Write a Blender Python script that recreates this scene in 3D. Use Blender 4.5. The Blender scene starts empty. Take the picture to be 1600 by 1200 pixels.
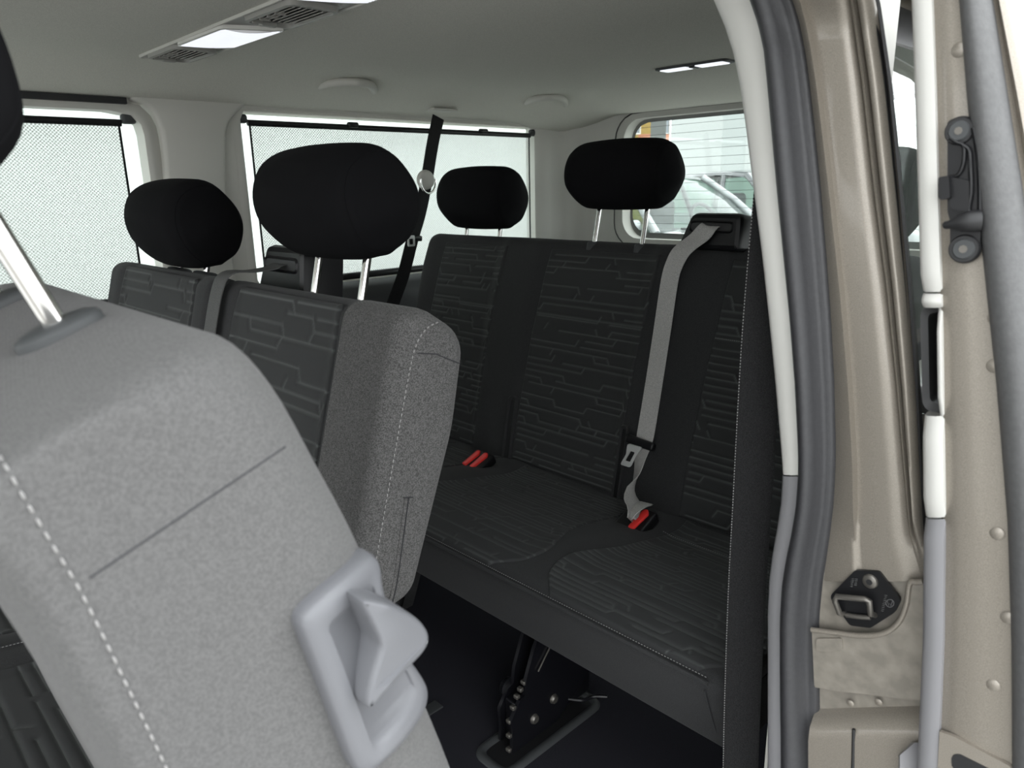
import bpy, math, random
import numpy as np
from mathutils import Vector, Matrix
from mathutils.geometry import tessellate_polygon

S = bpy.context.scene
COL = S.collection
random.seed(7)
rng = np.random.default_rng(11)

# ------------------------------------------------------------------ camera
F_PX, CAM_H = 1150.0, 1.13
YAW, PITCH, ROLL = 46.0, 15.0, -1.2
_a, _p, _r = (math.radians(v) for v in (YAW, PITCH, ROLL))
_Fh = np.array([-math.sin(_a), math.cos(_a), 0.0]); _R0 = np.array([math.cos(_a), math.sin(_a), 0.0])
CF = _Fh * math.cos(_p) - np.array([0, 0, 1.0]) * math.sin(_p)
_U0 = np.cross(_R0, CF)
CR = _R0 * math.cos(_r) + _U0 * math.sin(_r)
CU = -_R0 * math.sin(_r) + _U0 * math.cos(_r)
CC = np.array([0.0, 0.0, CAM_H])
cam_d = bpy.data.cameras.new('camera'); cam = bpy.data.objects.new('camera', cam_d); COL.objects.link(cam)
cam_d.sensor_width = 36.0; cam_d.lens = F_PX / 1600.0 * 36.0; cam_d.clip_start = 0.02
cam.matrix_world = Matrix(((CR[0], CU[0], -CF[0], CC[0]), (CR[1], CU[1], -CF[1], CC[1]), (CR[2], CU[2], -CF[2], CC[2]), (0, 0, 0, 1)))
cam_d.dof.use_dof = True; cam_d.dof.focus_distance = 1.35; cam_d.dof.aperture_fstop = 10.0
S.camera = cam

# ------------------------------------------------------------------ world: bright overcast sky
w = bpy.data.worlds.new('overcast_sky'); S.world = w; w.use_nodes = True
bg = w.node_tree.nodes['Background']; bg.inputs[0].default_value = (0.955, 0.985, 1.0, 1); bg.inputs[1].default_value = 1.0
S.view_settings.view_transform = 'Standard'; S.view_settings.look = 'None'
S.view_settings.gamma = 1.0; S.view_settings.use_curve_mapping = False
S.view_settings.exposure = 2.15

# ------------------------------------------------------------------ pixel -> world helpers
def ray(u, v): return CF * F_PX + CR * (u - 800.0) - CU * (v - 600.0)
def pz(u, v, z): d = ray(u, v); return CC + d * ((z - CC[2]) / d[2])
def px(u, v, x): d = ray(u, v); return CC + d * ((x - CC[0]) / d[0])
def py(u, v, y): d = ray(u, v); return CC + d * ((y - CC[1]) / d[1])

# ------------------------------------------------------------------ materials
MATS = {}
def mat(name, col, rough=0.6, metal=0.0, spec=0.5, noise=None, bump=None, sheen=0.0, coat=0.0, emit=None, trans=None):
    """noise=(scale, dark_factor, detail) colour grain; bump=(scale, strength, kind)."""
    m = bpy.data.materials.new(name); m.use_nodes = True; MATS[name] = m
    nt = m.node_tree; n = nt.nodes; l = nt.links; b = n['Principled BSDF']
    b.inputs['Base Color'].default_value = (*col, 1); b.inputs['Roughness'].default_value = rough
    b.inputs['Metallic'].default_value = metal; b.inputs['Specular IOR Level'].default_value = spec
    b.inputs['Sheen Weight'].default_value = sheen; b.inputs['Coat Weight'].default_value = coat
    b.inputs['Coat Roughness'].default_value = 0.08
    tc = n.new('ShaderNodeTexCoord')
    if noise:
        t = n.new('ShaderNodeTexNoise'); t.inputs['Scale'].default_value = noise[0]; t.inputs['Detail'].default_value = noise[2]
        l.new(tc.outputs['Object'], t.inputs['Vector'])
        r = n.new('ShaderNodeValToRGB'); r.color_ramp.elements[0].position = 0.35; r.color_ramp.elements[1].position = 0.68
        k = noise[1]; r.color_ramp.elements[0].color = (col[0]*k, col[1]*k, col[2]*k, 1)
        r.color_ramp.elements[1].color = tuple(min(1, c*(2-k)) for c in col) + (1,)
        l.new(t.outputs[0], r.inputs[0]); l.new(r.outputs[0], b.inputs['Base Color'])
    if bump:
        if bump[2] == 'noise':
            t = n.new('ShaderNodeTexNoise'); t.inputs['Scale'].default_value = bump[0]; t.inputs['Detail'].default_value = 2
        else:
            t = n.new('ShaderNodeTexVoronoi'); t.inputs['Scale'].default_value = bump[0]
        l.new(tc.outputs['Object'], t.inputs['Vector'])
        bp = n.new('ShaderNodeBump'); bp.inputs['Strength'].default_value = bump[1]; bp.inputs['Distance'].default_value = 0.001
        l.new(t.outputs[0], bp.inputs['Height']); l.new(bp.outputs[0], b.inputs['Normal'])
    if emit:
        b.inputs['Emission Color'].default_value = (*emit[0], 1); b.inputs['Emission Strength'].default_value = emit[1]
    if trans: b.inputs['Transmission Weight'].default_value = trans
    return m

mat('fabric_black', (0.032, 0.0325, 0.0335), 0.9, noise=(1400, 0.6, 1), bump=(1500, 0.25, 'noise'), sheen=0.06, spec=0.2)
mat('fabric_headrest', (0.006, 0.006, 0.0068), 0.95, bump=(1500, 0.2, 'noise'), spec=0.1)
mat('stitch_thread', (0.27, 0.265, 0.26), 0.8)
mat('seam_thread', (0.03, 0.03, 0.033), 0.9)
mat('headliner', (0.60, 0.592, 0.54), 0.95, noise=(700, 0.9, 1), bump=(900, 0.15, 'noise'), spec=0.2)
mat('trim_mid', (0.30, 0.295, 0.275), 0.5)
mat('trim_cream', (0.52, 0.513, 0.475), 0.55, bump=(600, 0.08, 'noise'), spec=0.35)
mat('trim_white', (0.64, 0.632, 0.6), 0.5, bump=(600, 0.06, 'noise'), spec=0.4)
mat('trim_light_grey', (0.24, 0.237, 0.247), 0.5, bump=(600, 0.08, 'noise'))
mat('trim_dark', (0.045, 0.048, 0.05), 0.6, bump=(500, 0.15, 'noise'))
mat('handle_grey', (0.125, 0.127, 0.137), 0.45, bump=(700, 0.1, 'noise'))
mat('rubber_grey', (0.034, 0.034, 0.037), 0.5, noise=(200, 0.92, 3), bump=(420, 0.25, 'noise'))
mat('rubber_mid', (0.098, 0.098, 0.099), 0.6, noise=(200, 0.92, 3), bump=(420, 0.25, 'noise'))
mat('rubber_black', (0.012, 0.012, 0.013), 0.5)
mat('plastic_black', (0.0065, 0.0065, 0.0075), 0.4, spec=0.35)
mat('metal_black', (0.006, 0.006, 0.008), 0.3, spec=0.6)
mat('bolt_steel', (0.16, 0.15, 0.135), 0.4, metal=0.7)
mat('chrome', (0.8, 0.79, 0.77), 0.12, metal=1.0)
mat('steel', (0.72, 0.73, 0.71), 0.35, metal=0.45)
mat('paint_beige', (0.265, 0.238, 0.202), 0.42, metal=0.4, noise=(1300, 0.85, 2), coat=0.3)
mat('paint_dust', (0.25, 0.228, 0.195), 0.5, metal=0.3, noise=(60, 0.85, 5), coat=0.15)
mat('carpet', (0.026, 0.026, 0.032), 1.0, noise=(900, 0.4, 2), bump=(700, 0.6, 'noise'), spec=0.1)
mat('red_plastic', (0.75, 0.035, 0.03), 0.35)
mat('webbing_black', (0.0125, 0.0125, 0.013), 0.75, spec=0.2, noise=(900, 0.5, 1), bump=(1000, 0.3, 'noise'))
mat('webbing_mid', (0.07, 0.07, 0.069), 0.7, noise=(900, 0.7, 1))
mat('webbing_lit', (0.44, 0.43, 0.415), 0.7, noise=(900, 0.7, 1), bump=(1000, 0.3, 'noise'))  # black webbing with the light falling on it put into the colour
mat('lamp_lens', (0.85, 0.86, 0.9), 0.3, emit=((0.9, 0.93, 1.0), 0.2))
mat('asphalt', (0.36, 0.355, 0.34), 0.9, noise=(30, 0.7, 5))
mat('render_white', (0.345, 0.36, 0.352), 0.85)
mat('render_shaded', (0.285, 0.305, 0.298), 0.85)  # darker copy of the white render: shade of the hall's right face as colour
mat('render_yellow', (0.36, 0.25, 0.07), 0.85, noise=(4, 0.9, 3))
mat('render_orange', (0.36, 0.15, 0.085), 0.85)
mat('canopy_grey', (0.12, 0.125, 0.12), 0.7)
mat('car_silver', (0.24, 0.25, 0.255), 0.25, metal=0.4, coat=0.8)
mat('car_dark', (0.03, 0.033, 0.037), 0.25, coat=0.8)
mat('tyre', (0.012, 0.012, 0.012), 0.8)
mat('wall_bright', (0.62, 0.64, 0.62), 0.9)
mat('mark_grey', (0.12, 0.12, 0.12), 0.6)
mat('window_frit', (0.01, 0.01, 0.011), 0.35)
mat('house_pane', (0.16, 0.18, 0.2), 0.2)

def weave_mat(name, col, contrast, period):
    """coarse two-tone upholstery weave"""
    m = mat(name, col, 0.92, spec=0.2, sheen=0.08); nt = m.node_tree; n = nt.nodes; l = nt.links; b = n['Principled BSDF']
    tc = n.new('ShaderNodeTexCoord'); sp = n.new('ShaderNodeSeparateXYZ'); l.new(tc.outputs['Object'], sp.inputs[0])
    def op(kind, a, b_):
        q = n.new('ShaderNodeMath'); q.operation = kind
        for i, t in enumerate((a, b_)):
            if t is None: continue
            if isinstance(t, (int, float)): q.inputs[i].default_value = t
            else: l.new(t, q.inputs[i])
        return q.outputs[0]
    nz = n.new('ShaderNodeTexNoise'); nz.inputs['Scale'].default_value = 500; nz.inputs['Detail'].default_value = 1; l.new(tc.outputs['Object'], nz.inputs['Vector'])
    wob = op('MULTIPLY', nz.outputs[0], period*0.12)
    u = op('ADD', op('ADD', sp.outputs[0], sp.outputs[1]), wob); k = 2*math.pi/period
    s1 = op('SINE', op('MULTIPLY', op('ADD', u, sp.outputs[2]), k), None); s2 = op('SINE', op('MULTIPLY', op('SUBTRACT', u, sp.outputs[2]), k*0.83), None)
    sn = n.new('ShaderNodeVectorMath'); sn.operation = 'SNAP'; sn.inputs[1].default_value = (0.0011, 0.0011, 0.0011); l.new(tc.outputs['Object'], sn.inputs[0])
    wn = n.new('ShaderNodeTexWhiteNoise'); l.new(sn.outputs[0], wn.inputs[0])
    h = op('ADD', op('MULTIPLY', op('MULTIPLY', s1, s2), 0.18), op('ADD', op('MULTIPLY', wn.outputs[0], 0.64), 0.18))
    mx = n.new('ShaderNodeMix'); mx.data_type = 'RGBA'; mx.inputs[6].default_value = (*[c*(1-contrast) for c in col], 1); mx.inputs[7].default_value = (*[c*(1+contrast) for c in col], 1)
    l.new(h, mx.inputs[0]); l.new(mx.outputs[2], b.inputs['Base Color'])
    bp = n.new('ShaderNodeBump'); bp.inputs['Strength'].default_value = 0.12; bp.inputs['Distance'].default_value = 0.0005; l.new(h, bp.inputs['Height']); l.new(bp.outputs[0], b.inputs['Normal'])
def glass_mat(name, tint, refl=1.0):
    m = bpy.data.materials.new(name); m.use_nodes = True; MATS[name] = m
    nt = m.node_tree; n = nt.nodes; l = nt.links; n.remove(n['Principled BSDF'])
    out = n['Material Output']
    t = n.new('ShaderNodeBsdfTransparent'); t.inputs[0].default_value = (*tint, 1)
    g = n.new('ShaderNodeBsdfGlossy'); g.inputs['Roughness'].default_value = 0.02; g.inputs[0].default_value = (refl, refl, refl, 1)
    f = n.new('ShaderNodeFresnel'); ge = n.new('ShaderNodeNewGeometry'); io = n.new('ShaderNodeMapRange')
    io.inputs[3].default_value = 1.45; io.inputs[4].default_value = 1/1.45      # thin pane: same reflectance from either face
    l.new(ge.outputs['Backfacing'], io.inputs[0]); l.new(io.outputs[0], f.inputs[0])
    mx = n.new('ShaderNodeMixShader'); l.new(f.outputs[0], mx.inputs[0]); l.new(t.outputs[0], mx.inputs[1]); l.new(g.outputs[0], mx.inputs[2])
    l.new(mx.outputs[0], out.inputs[0]); return m
weave_mat('fabric_grey', (0.080, 0.0785, 0.0775), 0.8, 0.0018)
weave_mat('fabric_grey_soft', (0.097, 0.0955, 0.095), 0.25, 0.0018)
glass_mat('glass_clear', (0.91, 0.945, 0.93))
glass_mat('glass_green', (0.50, 0.62, 0.56))
glass_mat('glass_dark', (0.10, 0.13, 0.12))

def mesh_shade_mat():
    """woven blind: dark threads with small round holes, in object space on the y-z plane"""
    m = bpy.data.materials.new('blind_mesh'); m.use_nodes = True; MATS['blind_mesh'] = m
    nt = m.node_tree; n = nt.nodes; l = nt.links; b = n['Principled BSDF']
    b.inputs['Base Color'].default_value = (0.36, 0.36, 0.36, 1); b.inputs['Roughness'].default_value = 0.8
    tc = n.new('ShaderNodeTexCoord'); sx = n.new('ShaderNodeSeparateXYZ'); l.new(tc.outputs['Object'], sx.inputs[0])
    def wave(sock_a, sock_b, sign):
        ad = n.new('ShaderNodeMath'); ad.operation = 'ADD' if sign > 0 else 'SUBTRACT'
        l.new(sock_a, ad.inputs[0]); l.new(sock_b, ad.inputs[1])
        mu = n.new('ShaderNodeMath'); mu.operation = 'MULTIPLY'; mu.inputs[1].default_value = 2*math.pi/0.0082
        l.new(ad.outputs[0], mu.inputs[0])
        s = n.new('ShaderNodeMath'); s.operation = 'SINE'; l.new(mu.outputs[0], s.inputs[0]); return s.outputs[0]
    s1 = wave(sx.outputs[1], sx.outputs[2], 1); s2 = wave(sx.outputs[1], sx.outputs[2], -1)
    mm = n.new('ShaderNodeMath'); mm.operation = 'ADD'; l.new(s1, mm.inputs[0]); l.new(s2, mm.inputs[1])
    mr = n.new('ShaderNodeMapRange'); mr.inputs[1].default_value = -1.2; mr.inputs[2].default_value = 0.6
    mr.inputs[3].default_value = 0.0; mr.inputs[4].default_value = 0.6
    l.new(mm.outputs[0], mr.inputs[0])
    tr = n.new('ShaderNodeBsdfTransparent'); tl = n.new('ShaderNodeBsdfTranslucent'); tl.inputs[0].default_value = (0.42, 0.415, 0.405, 1)
    m0 = n.new('ShaderNodeMixShader'); m0.inputs[0].default_value = 0.7
    l.new(b.outputs[0], m0.inputs[1]); l.new(tl.outputs[0], m0.inputs[2])
    m1 = n.new('ShaderNodeMixShader'); l.new(mr.outputs[0], m1.inputs[0]); l.new(m0.outputs[0], m1.inputs[1]); l.new(tr.outputs[0], m1.inputs[2])
    l.new(m1.outputs[0], n['Material Output'].inputs[0])
mesh_shade_mat()

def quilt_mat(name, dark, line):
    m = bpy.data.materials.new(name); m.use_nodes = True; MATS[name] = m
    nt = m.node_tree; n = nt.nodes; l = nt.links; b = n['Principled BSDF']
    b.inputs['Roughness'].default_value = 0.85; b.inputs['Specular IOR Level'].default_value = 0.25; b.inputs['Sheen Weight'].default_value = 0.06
    at = n.new('ShaderNodeAttribute'); at.attribute_name = 'line_sheen'  # lighter tone on embossed lines: the light they catch, painted in
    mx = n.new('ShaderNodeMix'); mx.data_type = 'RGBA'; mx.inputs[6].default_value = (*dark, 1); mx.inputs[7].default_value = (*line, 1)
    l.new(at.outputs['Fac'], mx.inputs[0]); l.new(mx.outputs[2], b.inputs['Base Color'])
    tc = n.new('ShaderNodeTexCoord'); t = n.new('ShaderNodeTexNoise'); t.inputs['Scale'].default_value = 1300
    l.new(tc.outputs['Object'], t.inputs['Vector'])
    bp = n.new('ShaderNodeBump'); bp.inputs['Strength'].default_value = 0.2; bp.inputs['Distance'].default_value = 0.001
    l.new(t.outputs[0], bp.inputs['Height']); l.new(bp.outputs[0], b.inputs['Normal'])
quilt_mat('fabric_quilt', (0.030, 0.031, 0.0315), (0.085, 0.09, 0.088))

# ------------------------------------------------------------------ object helpers
def link(name, me, material, parent=None):
    o = bpy.data.objects.new(name, me); COL.objects.link(o)
    if material is not None: me.materials.append(MATS[material])
    if parent is not None:
        o.parent = parent
        o.matrix_parent_inverse = Matrix.Translation(-Vector(parent.get('origin', (0, 0, 0))))
    return o

def mk(name, verts, faces, material, parent=None, smooth=True, angle=55):
    me = bpy.data.meshes.new(name); F2 = []
    for f in faces:
        if len(f) <= 4: F2.append(tuple(map(int, f))); continue
        P = [Vector(tuple(map(float, verts[i]))) for i in f]; c = sum(P, Vector())/len(P)
        nw = Vector()
        for i in range(len(P)): nw += (P[i]-c).cross(P[(i+1) % len(P)]-c)
        for t in tessellate_polygon([P]):
            nn = (P[t[1]]-P[t[0]]).cross(P[t[2]]-P[t[0]])
            F2.append(tuple(int(f[k]) for k in (t if nn.dot(nw) >= 0 else reversed(t))))
    me.from_pydata([tuple(map(float, v)) for v in verts], [], F2); me.update()
    if smooth:
        me.polygons.foreach_set('use_smooth', [True]*len(me.polygons))
        if angle: me.set_sharp_from_angle(angle=math.radians(angle))
    return link(name, me, material, parent)

def thing(name, loc, label, cat, group=None):
    o = bpy.data.objects.new(name, None); COL.objects.link(o)
    o.empty_display_size = 0.05; o.location = loc; o['origin'] = tuple(float(v) for v in loc)
    o['label'] = label; o['category'] = cat
    if group: o['group'] = group
    return o
def tag(o, label, cat, group=None):
    o['label'] = label; o['category'] = cat
    if group: o['group'] = group
    return o
def struct(o, label=None):
    o['kind'] = 'structure'
    if label: o['label'] = label
    return o

class MB:
    def __init__(s): s.v = []; s.f = []
    def add(s, v, f):
        k = len(s.v); s.v += [tuple(p) for p in v]; s.f += [tuple(i+k for i in q) for q in f]; return s
    def build(s, name, m, parent=None, smooth=True, angle=None): return mk(name, s.v, s.f, m, parent, smooth, angle)

def box_vf(x0, x1, y0, y1, z0, z1, b=0.0):
    """box, optionally with bevelled edges (chamfer b)"""
    if b <= 0:
        v = [(x, y, z) for x in (x0, x1) for y in (y0, y1) for z in (z0, z1)]
        return v, [(0, 1, 3, 2), (4, 6, 7, 5), (0, 4, 5, 1), (2, 3, 7, 6), (0, 2, 6, 4), (1, 5, 7, 3)]
    return rbox_vf(((x0+x1)/2, (y0+y1)/2, (z0+z1)/2), (x1-x0, y1-y0, z1-z0), b, 2)

def rbox_vf(c, size, r, seg=4, mid=1, M=None):
    """rounded box as a subdivided cube"""
    h = [s/2 for s in size]; r = min(r, min(h)*0.999)
    ax = []
    for k in range(3):
        e = [h[k]-r + r*math.tan(math.pi/4*i/seg) for i in range(seg+1)]
        inner = [-(h[k]-r) + 2*(h[k]-r)*i/mid for i in range(1, mid)]
        ax.append([-t for t in reversed(e)] + inner + e)
    V = {}; verts = []; faces = []
    def vid(p):
        key = (round(p[0], 6), round(p[1], 6), round(p[2], 6))
        if key not in V:
            q = [max(-(h[i]-r), min(h[i]-r, p[i])) for i in range(3)]; d = [p[i]-q[i] for i in range(3)]
            L = math.sqrt(sum(t*t for t in d)) or 1
            P = Vector([q[i]+d[i]/L*r for i in range(3)])
            if M is not None: P = M @ P
            V[key] = len(verts); verts.append((P[0]+c[0], P[1]+c[1], P[2]+c[2]))
        return V[key]
    for k in range(3):
        i, j = (k+1) % 3, (k+2) % 3
        for sgn in (-1, 1):
            for a in range(len(ax[i])-1):
                for b in range(len(ax[j])-1):
                    q = []
                    for (da, db) in ((0, 0), (1, 0), (1, 1), (0, 1)):
                        p = [0, 0, 0]; p[k] = sgn*h[k]; p[i] = ax[i][a+da]; p[j] = ax[j][b+db]; q.append(vid(p))
                    if sgn < 0: q.reverse()
                    faces.append(tuple(q))
    return verts, faces

def frame_vecs(t):
    t = np.array(t, float); t /= np.linalg.norm(t)
    u = np.array([0, 0, 1.0]) if abs(t[2]) < 0.9 else np.array([1.0, 0, 0])
    a = np.cross(t, u); a /= np.linalg.norm(a); return t, a, np.cross(t, a)

def tube_vf(path, r, n=12, caps=True, flat=None, up=None):
    """tube; r is a number or list; flat=(ra, rb) elliptical factors with fixed 'up' vector for axis b"""
    P = [np.array(p, float) for p in path]; m = len(P); v = []; f = []
    if not hasattr(r, '__len__'): r = [r]*m
    T = [(P[min(i+1, m-1)]-P[max(i-1, 0)]) for i in range(m)]
    t0, a, b = frame_vecs(T[0])
    for i in range(m):
        t = T[i]/np.linalg.norm(T[i])
        if up is not None:
            b = np.array(up, float); b = b - t*(b@t); b /= np.linalg.norm(b); a = np.cross(b, t)
        else:
            a = a - t*(a@t); a /= np.linalg.norm(a); b = np.cross(t, a)
        fa, fb = flat if flat else (1, 1)
        for k in range(n):
            th = 2*math.pi*k/n; v.append(P[i] + r[i]*(fa*math.cos(th)*a + fb*math.sin(th)*b))
    for i in range(m-1):
        for k in range(n):
            f.append((i*n+k, i*n+(k+1) % n, (i+1)*n+(k+1) % n, (i+1)*n+k))
    if caps: f.append(tuple(range(n-1, -1, -1))); f.append(tuple((m-1)*n+k for k in range(n)))
    return v, f

def disc_vf(c, axis, r, h, n=20, r2=None, bev=0.0):
    t, a, b = frame_vecs(axis); c = np.array(c, float); r2 = r if r2 is None else r2
    rings = [(0, r)]
    if bev: rings += [(h-bev, r2), (h, r2-bev)]
    else: rings += [(h, r2)]
    v = []; f = []
    for (hh, rr) in rings:
        for k in range(n): v.append(c + t*hh + rr*(math.cos(2*math.pi*k/n)*a + math.sin(2*math.pi*k/n)*b))
    for i in range(len(rings)-1):
        for k in range(n): f.append((i*n+k, i*n+(k+1) % n, (i+1)*n+(k+1) % n, (i+1)*n+k))
    f.append(tuple(range(n-1, -1, -1))); f.append(tuple((len(rings)-1)*n+k for k in range(n)))
    return v, f

def loft(name, rows, material, parent=None, closed=False, angle=75, smooth=True):
    n = len(rows[0]); v = [p for r in rows for p in r]; f = []
    for i in range(len(rows)-1):
        for k in range(n if closed else n-1):
            f.append((i*n+k, i*n+(k+1) % n, (i+1)*n+(k+1) % n, (i+1)*n+k))
    return mk(name, v, f, material, parent, smooth, angle)

def fillet(pts, radii, seg=6, maxlen=None):
    """round the corners of a closed 2-D polygon"""
    P = [np.array(p, float) for p in pts]; n = len(P); out = []
    if not hasattr(radii, '__len__'): radii = [radii]*n
    for i in range(n):
        p, a, b = P[i], P[i-1], P[(i+1) % n]
        da, db = a-p, b-p; la, lb = np.linalg.norm(da), np.linalg.norm(db); da, db = da/la, db/lb
        ang = math.acos(max(-1, min(1, float(da@db)))); r = radii[i]
        if r <= 0 or abs(ang-math.pi) < 1e-3: out.append(p); continue
        d = min(r/math.tan(ang/2), 0.49*la, 0.49*lb); r = d*math.tan(ang/2)
        bis = (da+db)/np.linalg.norm(da+db); c = p + bis*(r/math.sin(ang/2))
        s = p+da*d-c; e = p+db*d-c
        a0 = math.atan2(s[1], s[0]); a1 = math.atan2(e[1], e[0]); dd = (a1-a0+math.pi) % (2*math.pi)-math.pi
        for k in range(seg+1):
            t = a0+dd*k/seg; out.append(c+r*np.array([math.cos(t), math.sin(t)]))
    if maxlen:
        o2 = []
        for i in range(len(out)):
            a, b = out[i], out[(i+1) % len(out)]; m = max(1, int(math.ceil(np.linalg.norm(b-a)/maxlen)))
            for k in range(m): o2.append(a+(b-a)*k/m)
        out = o2
    return out

def offset_in(poly, d):
    n = len(poly); P = np.array(poly); area = 0.5*np.sum(P[:, 0]*np.roll(P[:, 1], -1)-np.roll(P[:, 0], -1)*P[:, 1])
    e = np.roll(P, -1, 0)-P; e /= np.linalg.norm(e, axis=1)[:, None]+1e-12
    nrm = np.stack([-e[:, 1], e[:, 0]], 1)*(1 if area > 0 else -1)
    m = nrm+np.roll(nrm, 1, 0); m /= np.linalg.norm(m, axis=1)[:, None]+1e-12
    return P+m*d

def prof_solid(prof, x0, x1, r, place, seg=6, mid=6, deform=None, dome=0.0, scale_end=None):
    """sweep a closed 2-D profile (b, c) along lateral x with rounded ends; place(x,b,c)->xyz"""
    st = []
    for k in range(seg+1):
        th = math.pi/2*k/seg; st.append((x0+r*(1-math.cos(th)), r*(1-math.sin(th))))
    for k in range(1, mid): st.append((x0+r+(x1-x0-2*r)*k/mid, 0.0))
    for k in range(seg, -1, -1):
        th = math.pi/2*k/seg; st.append((x1-r*(1-math.cos(th)), r*(1-math.sin(th))))
    v = []; f = []; n = len(prof); rings = []
    cen = np.mean(np.array(prof), 0)
    end0 = offset_in(prof, r); 
    if scale_end:
        ring_of = lambda d: cen+(np.array(prof)-cen)*(1-(1-scale_end)*d/r)
        cap = [(k, dome*(1-k*k)) for k in (0.25, 0.5, 0.75, 0.92)]
        rings += [(x0-dd, cen+(np.array(prof)-cen)*scale_end*k) for (k, dd) in cap]
    else:
        ring_of = lambda d: offset_in(prof, d) if d > 0 else np.array(prof)
        rings.append((x0-0.0004, offset_in(end0, 0.004)))
    rings += [(x, ring_of(d)) for (x, d) in st]
    if scale_end: rings += [(x1+dd, cen+(np.array(prof)-cen)*scale_end*k) for (k, dd) in reversed(cap)]
    else: rings.append((x1+0.0004, offset_in(end0, 0.004)))
    for (x, ring) in rings:
        for (b, c) in ring:
            if deform: c = c+deform(x, b, c)
            v.append(place(x, b, c))
    for i in range(len(rings)-1):
        for k in range(n): f.append((i*n+k, i*n+(k+1) % n, (i+1)*n+(k+1) % n, (i+1)*n+k))
    f.append(tuple(range(n-1, -1, -1))); f.append(tuple((len(rings)-1)*n+k for k in range(n)))
    return v, f

def plate_vf(outline, thick, to3, bev=0.0):
    """closed 2-D outline -> plate; to3(a,b,h) gives xyz with h the height above the base"""
    O = np.array(outline); n = len(O); v = []; f = []
    rings = [(O, 0.0)]
    if bev > 0: rings += [(O, thick-bev), (offset_in(O, bev*0.3), thick-bev*0.3), (offset_in(O, bev), thick)]
    else: rings += [(O, thick)]
    for (R_, h) in rings: v += [to3(a, b, h) for (a, b) in R_]
    for i in range(len(rings)-1):
        for k in range(n): f.append((i*n+k, i*n+(k+1) % n, (i+1)*n+(k+1) % n, (i+1)*n+k))
    f.append(tuple(range(n-1, -1, -1))); f.append(tuple((len(rings)-1)*n+k for k in range(n)))
    return v, f

def resample_closed(poly, N):
    P = np.array(list(poly)+[poly[0]]); d = np.r_[0, np.cumsum(np.linalg.norm(np.diff(P, axis=0), axis=1))]
    t = np.linspace(0, d[-1], N, endpoint=False)
    return np.stack([np.interp(t, d, P[:, 0]), np.interp(t, d, P[:, 1])], 1)
def by_angle(poly, N):
    """points of a star-shaped polygon at N equal angles around its centre"""
    P = resample_closed(poly, 1200); c = (P.max(0)+P.min(0))/2; hs = (P.max(0)-P.min(0))/2; Pn = (P-c)/hs; a = np.arctan2(Pn[:, 1], Pn[:, 0]); o = np.argsort(a)
    t = np.linspace(-math.pi, math.pi, N, endpoint=False)
    return np.stack([np.interp(t, a[o], P[o, 0], period=2*math.pi), np.interp(t, a[o], P[o, 1], period=2*math.pi)], 1)

def ring_panel(rings, to3, N=96):
    """loft between closed 2-D outlines, each (outline, height); open ring"""
    v = []; f = []
    R_ = [(by_angle(o, N), h) for (o, h) in rings]
    for (o, h) in R_: v += [to3(a, b, h) for (a, b) in o]
    for i in range(len(R_)-1):
        for k in range(N): f.append((i*N+k, i*N+(k+1) % N, (i+1)*N+(k+1) % N, (i+1)*N+k))
    return v, f

def rect(a0, a1, b0, b1, r, seg=6): return fillet([(a0, b0), (a1, b0), (a1, b1), (a0, b1)], r, seg)

def spline(pts, n=8):
    """Catmull-Rom through points"""
    P = [np.array(p, float) for p in pts]; P = [2*P[0]-P[1]]+P+[2*P[-1]-P[-2]]; out = []
    for i in range(1, len(P)-2):
        for k in range(n):
            t = k/n; a, b, c, d = P[i-1:i+3]
            out.append(0.5*((2*b)+(c-a)*t+(2*a-5*b+4*c-d)*t*t+(3*b-a-3*c+d)*t**3))
    out.append(P[-2]); return out

def stitches(path, length=0.004, gap=0.0025, r=0.0007, nrm=None):
    """stitch dashes along a polyline"""
    P = np.array(path); d = np.r_[0, np.cumsum(np.linalg.norm(np.diff(P, axis=0), axis=1))]
    mb = MB(); s = 0.0
    def at(t): return np.array([np.interp(t, d, P[:, k]) for k in range(3)])
    while s+length < d[-1]:
        a, b = at(s), at(s+length); mb.add(*tube_vf([a+(b-a)*0.0, a+(b-a)*0.2, a+(b-a)*0.8, b], [r*0.4, r, r, r*0.4], 5)); s += length+gap
    return mb

def strip_vf(path, wdir, width, thick=0.0015, ribs=4, rib=0.0006):
    """seat-belt webbing: flat strip with shallow lengthwise ribs. wdir a vector or list of vectors"""
    P = [np.array(p, float) for p in path]; m = len(P); v = []; f = []
    W = wdir if isinstance(wdir, list) else [wdir]*m
    ncs = 2*ribs+1
    for i in range(m):
        t = P[min(i+1, m-1)]-P[max(i-1, 0)]; t /= np.linalg.norm(t)
        wv = np.array(W[i], float); wv = wv-t*(wv@t); wv /= np.linalg.norm(wv); nn = np.cross(t, wv)
        top = [P[i]+wv*(k/(ncs-1)-0.5)*width+nn*(thick/2+(rib if k % 2 else 0)) for k in range(ncs)]
        bot = [P[i]+wv*(k/(ncs-1)-0.5)*width-nn*(thick/2+(rib if k % 2 else 0)) for k in range(ncs-1, -1, -1)]
        v += top+bot
    n = 2*ncs
    for i in range(m-1):
        for k in range(n): f.append((i*n+k, i*n+(k+1) % n, (i+1)*n+(k+1) % n, (i+1)*n+k))
    f.append(tuple(range(n-1, -1, -1))); f.append(tuple((m-1)*n+k for k in range(n)))
    return v, f

def smooth01(t): t = max(0.0, min(1.0, t)); return t*t*(3-2*t)

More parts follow.
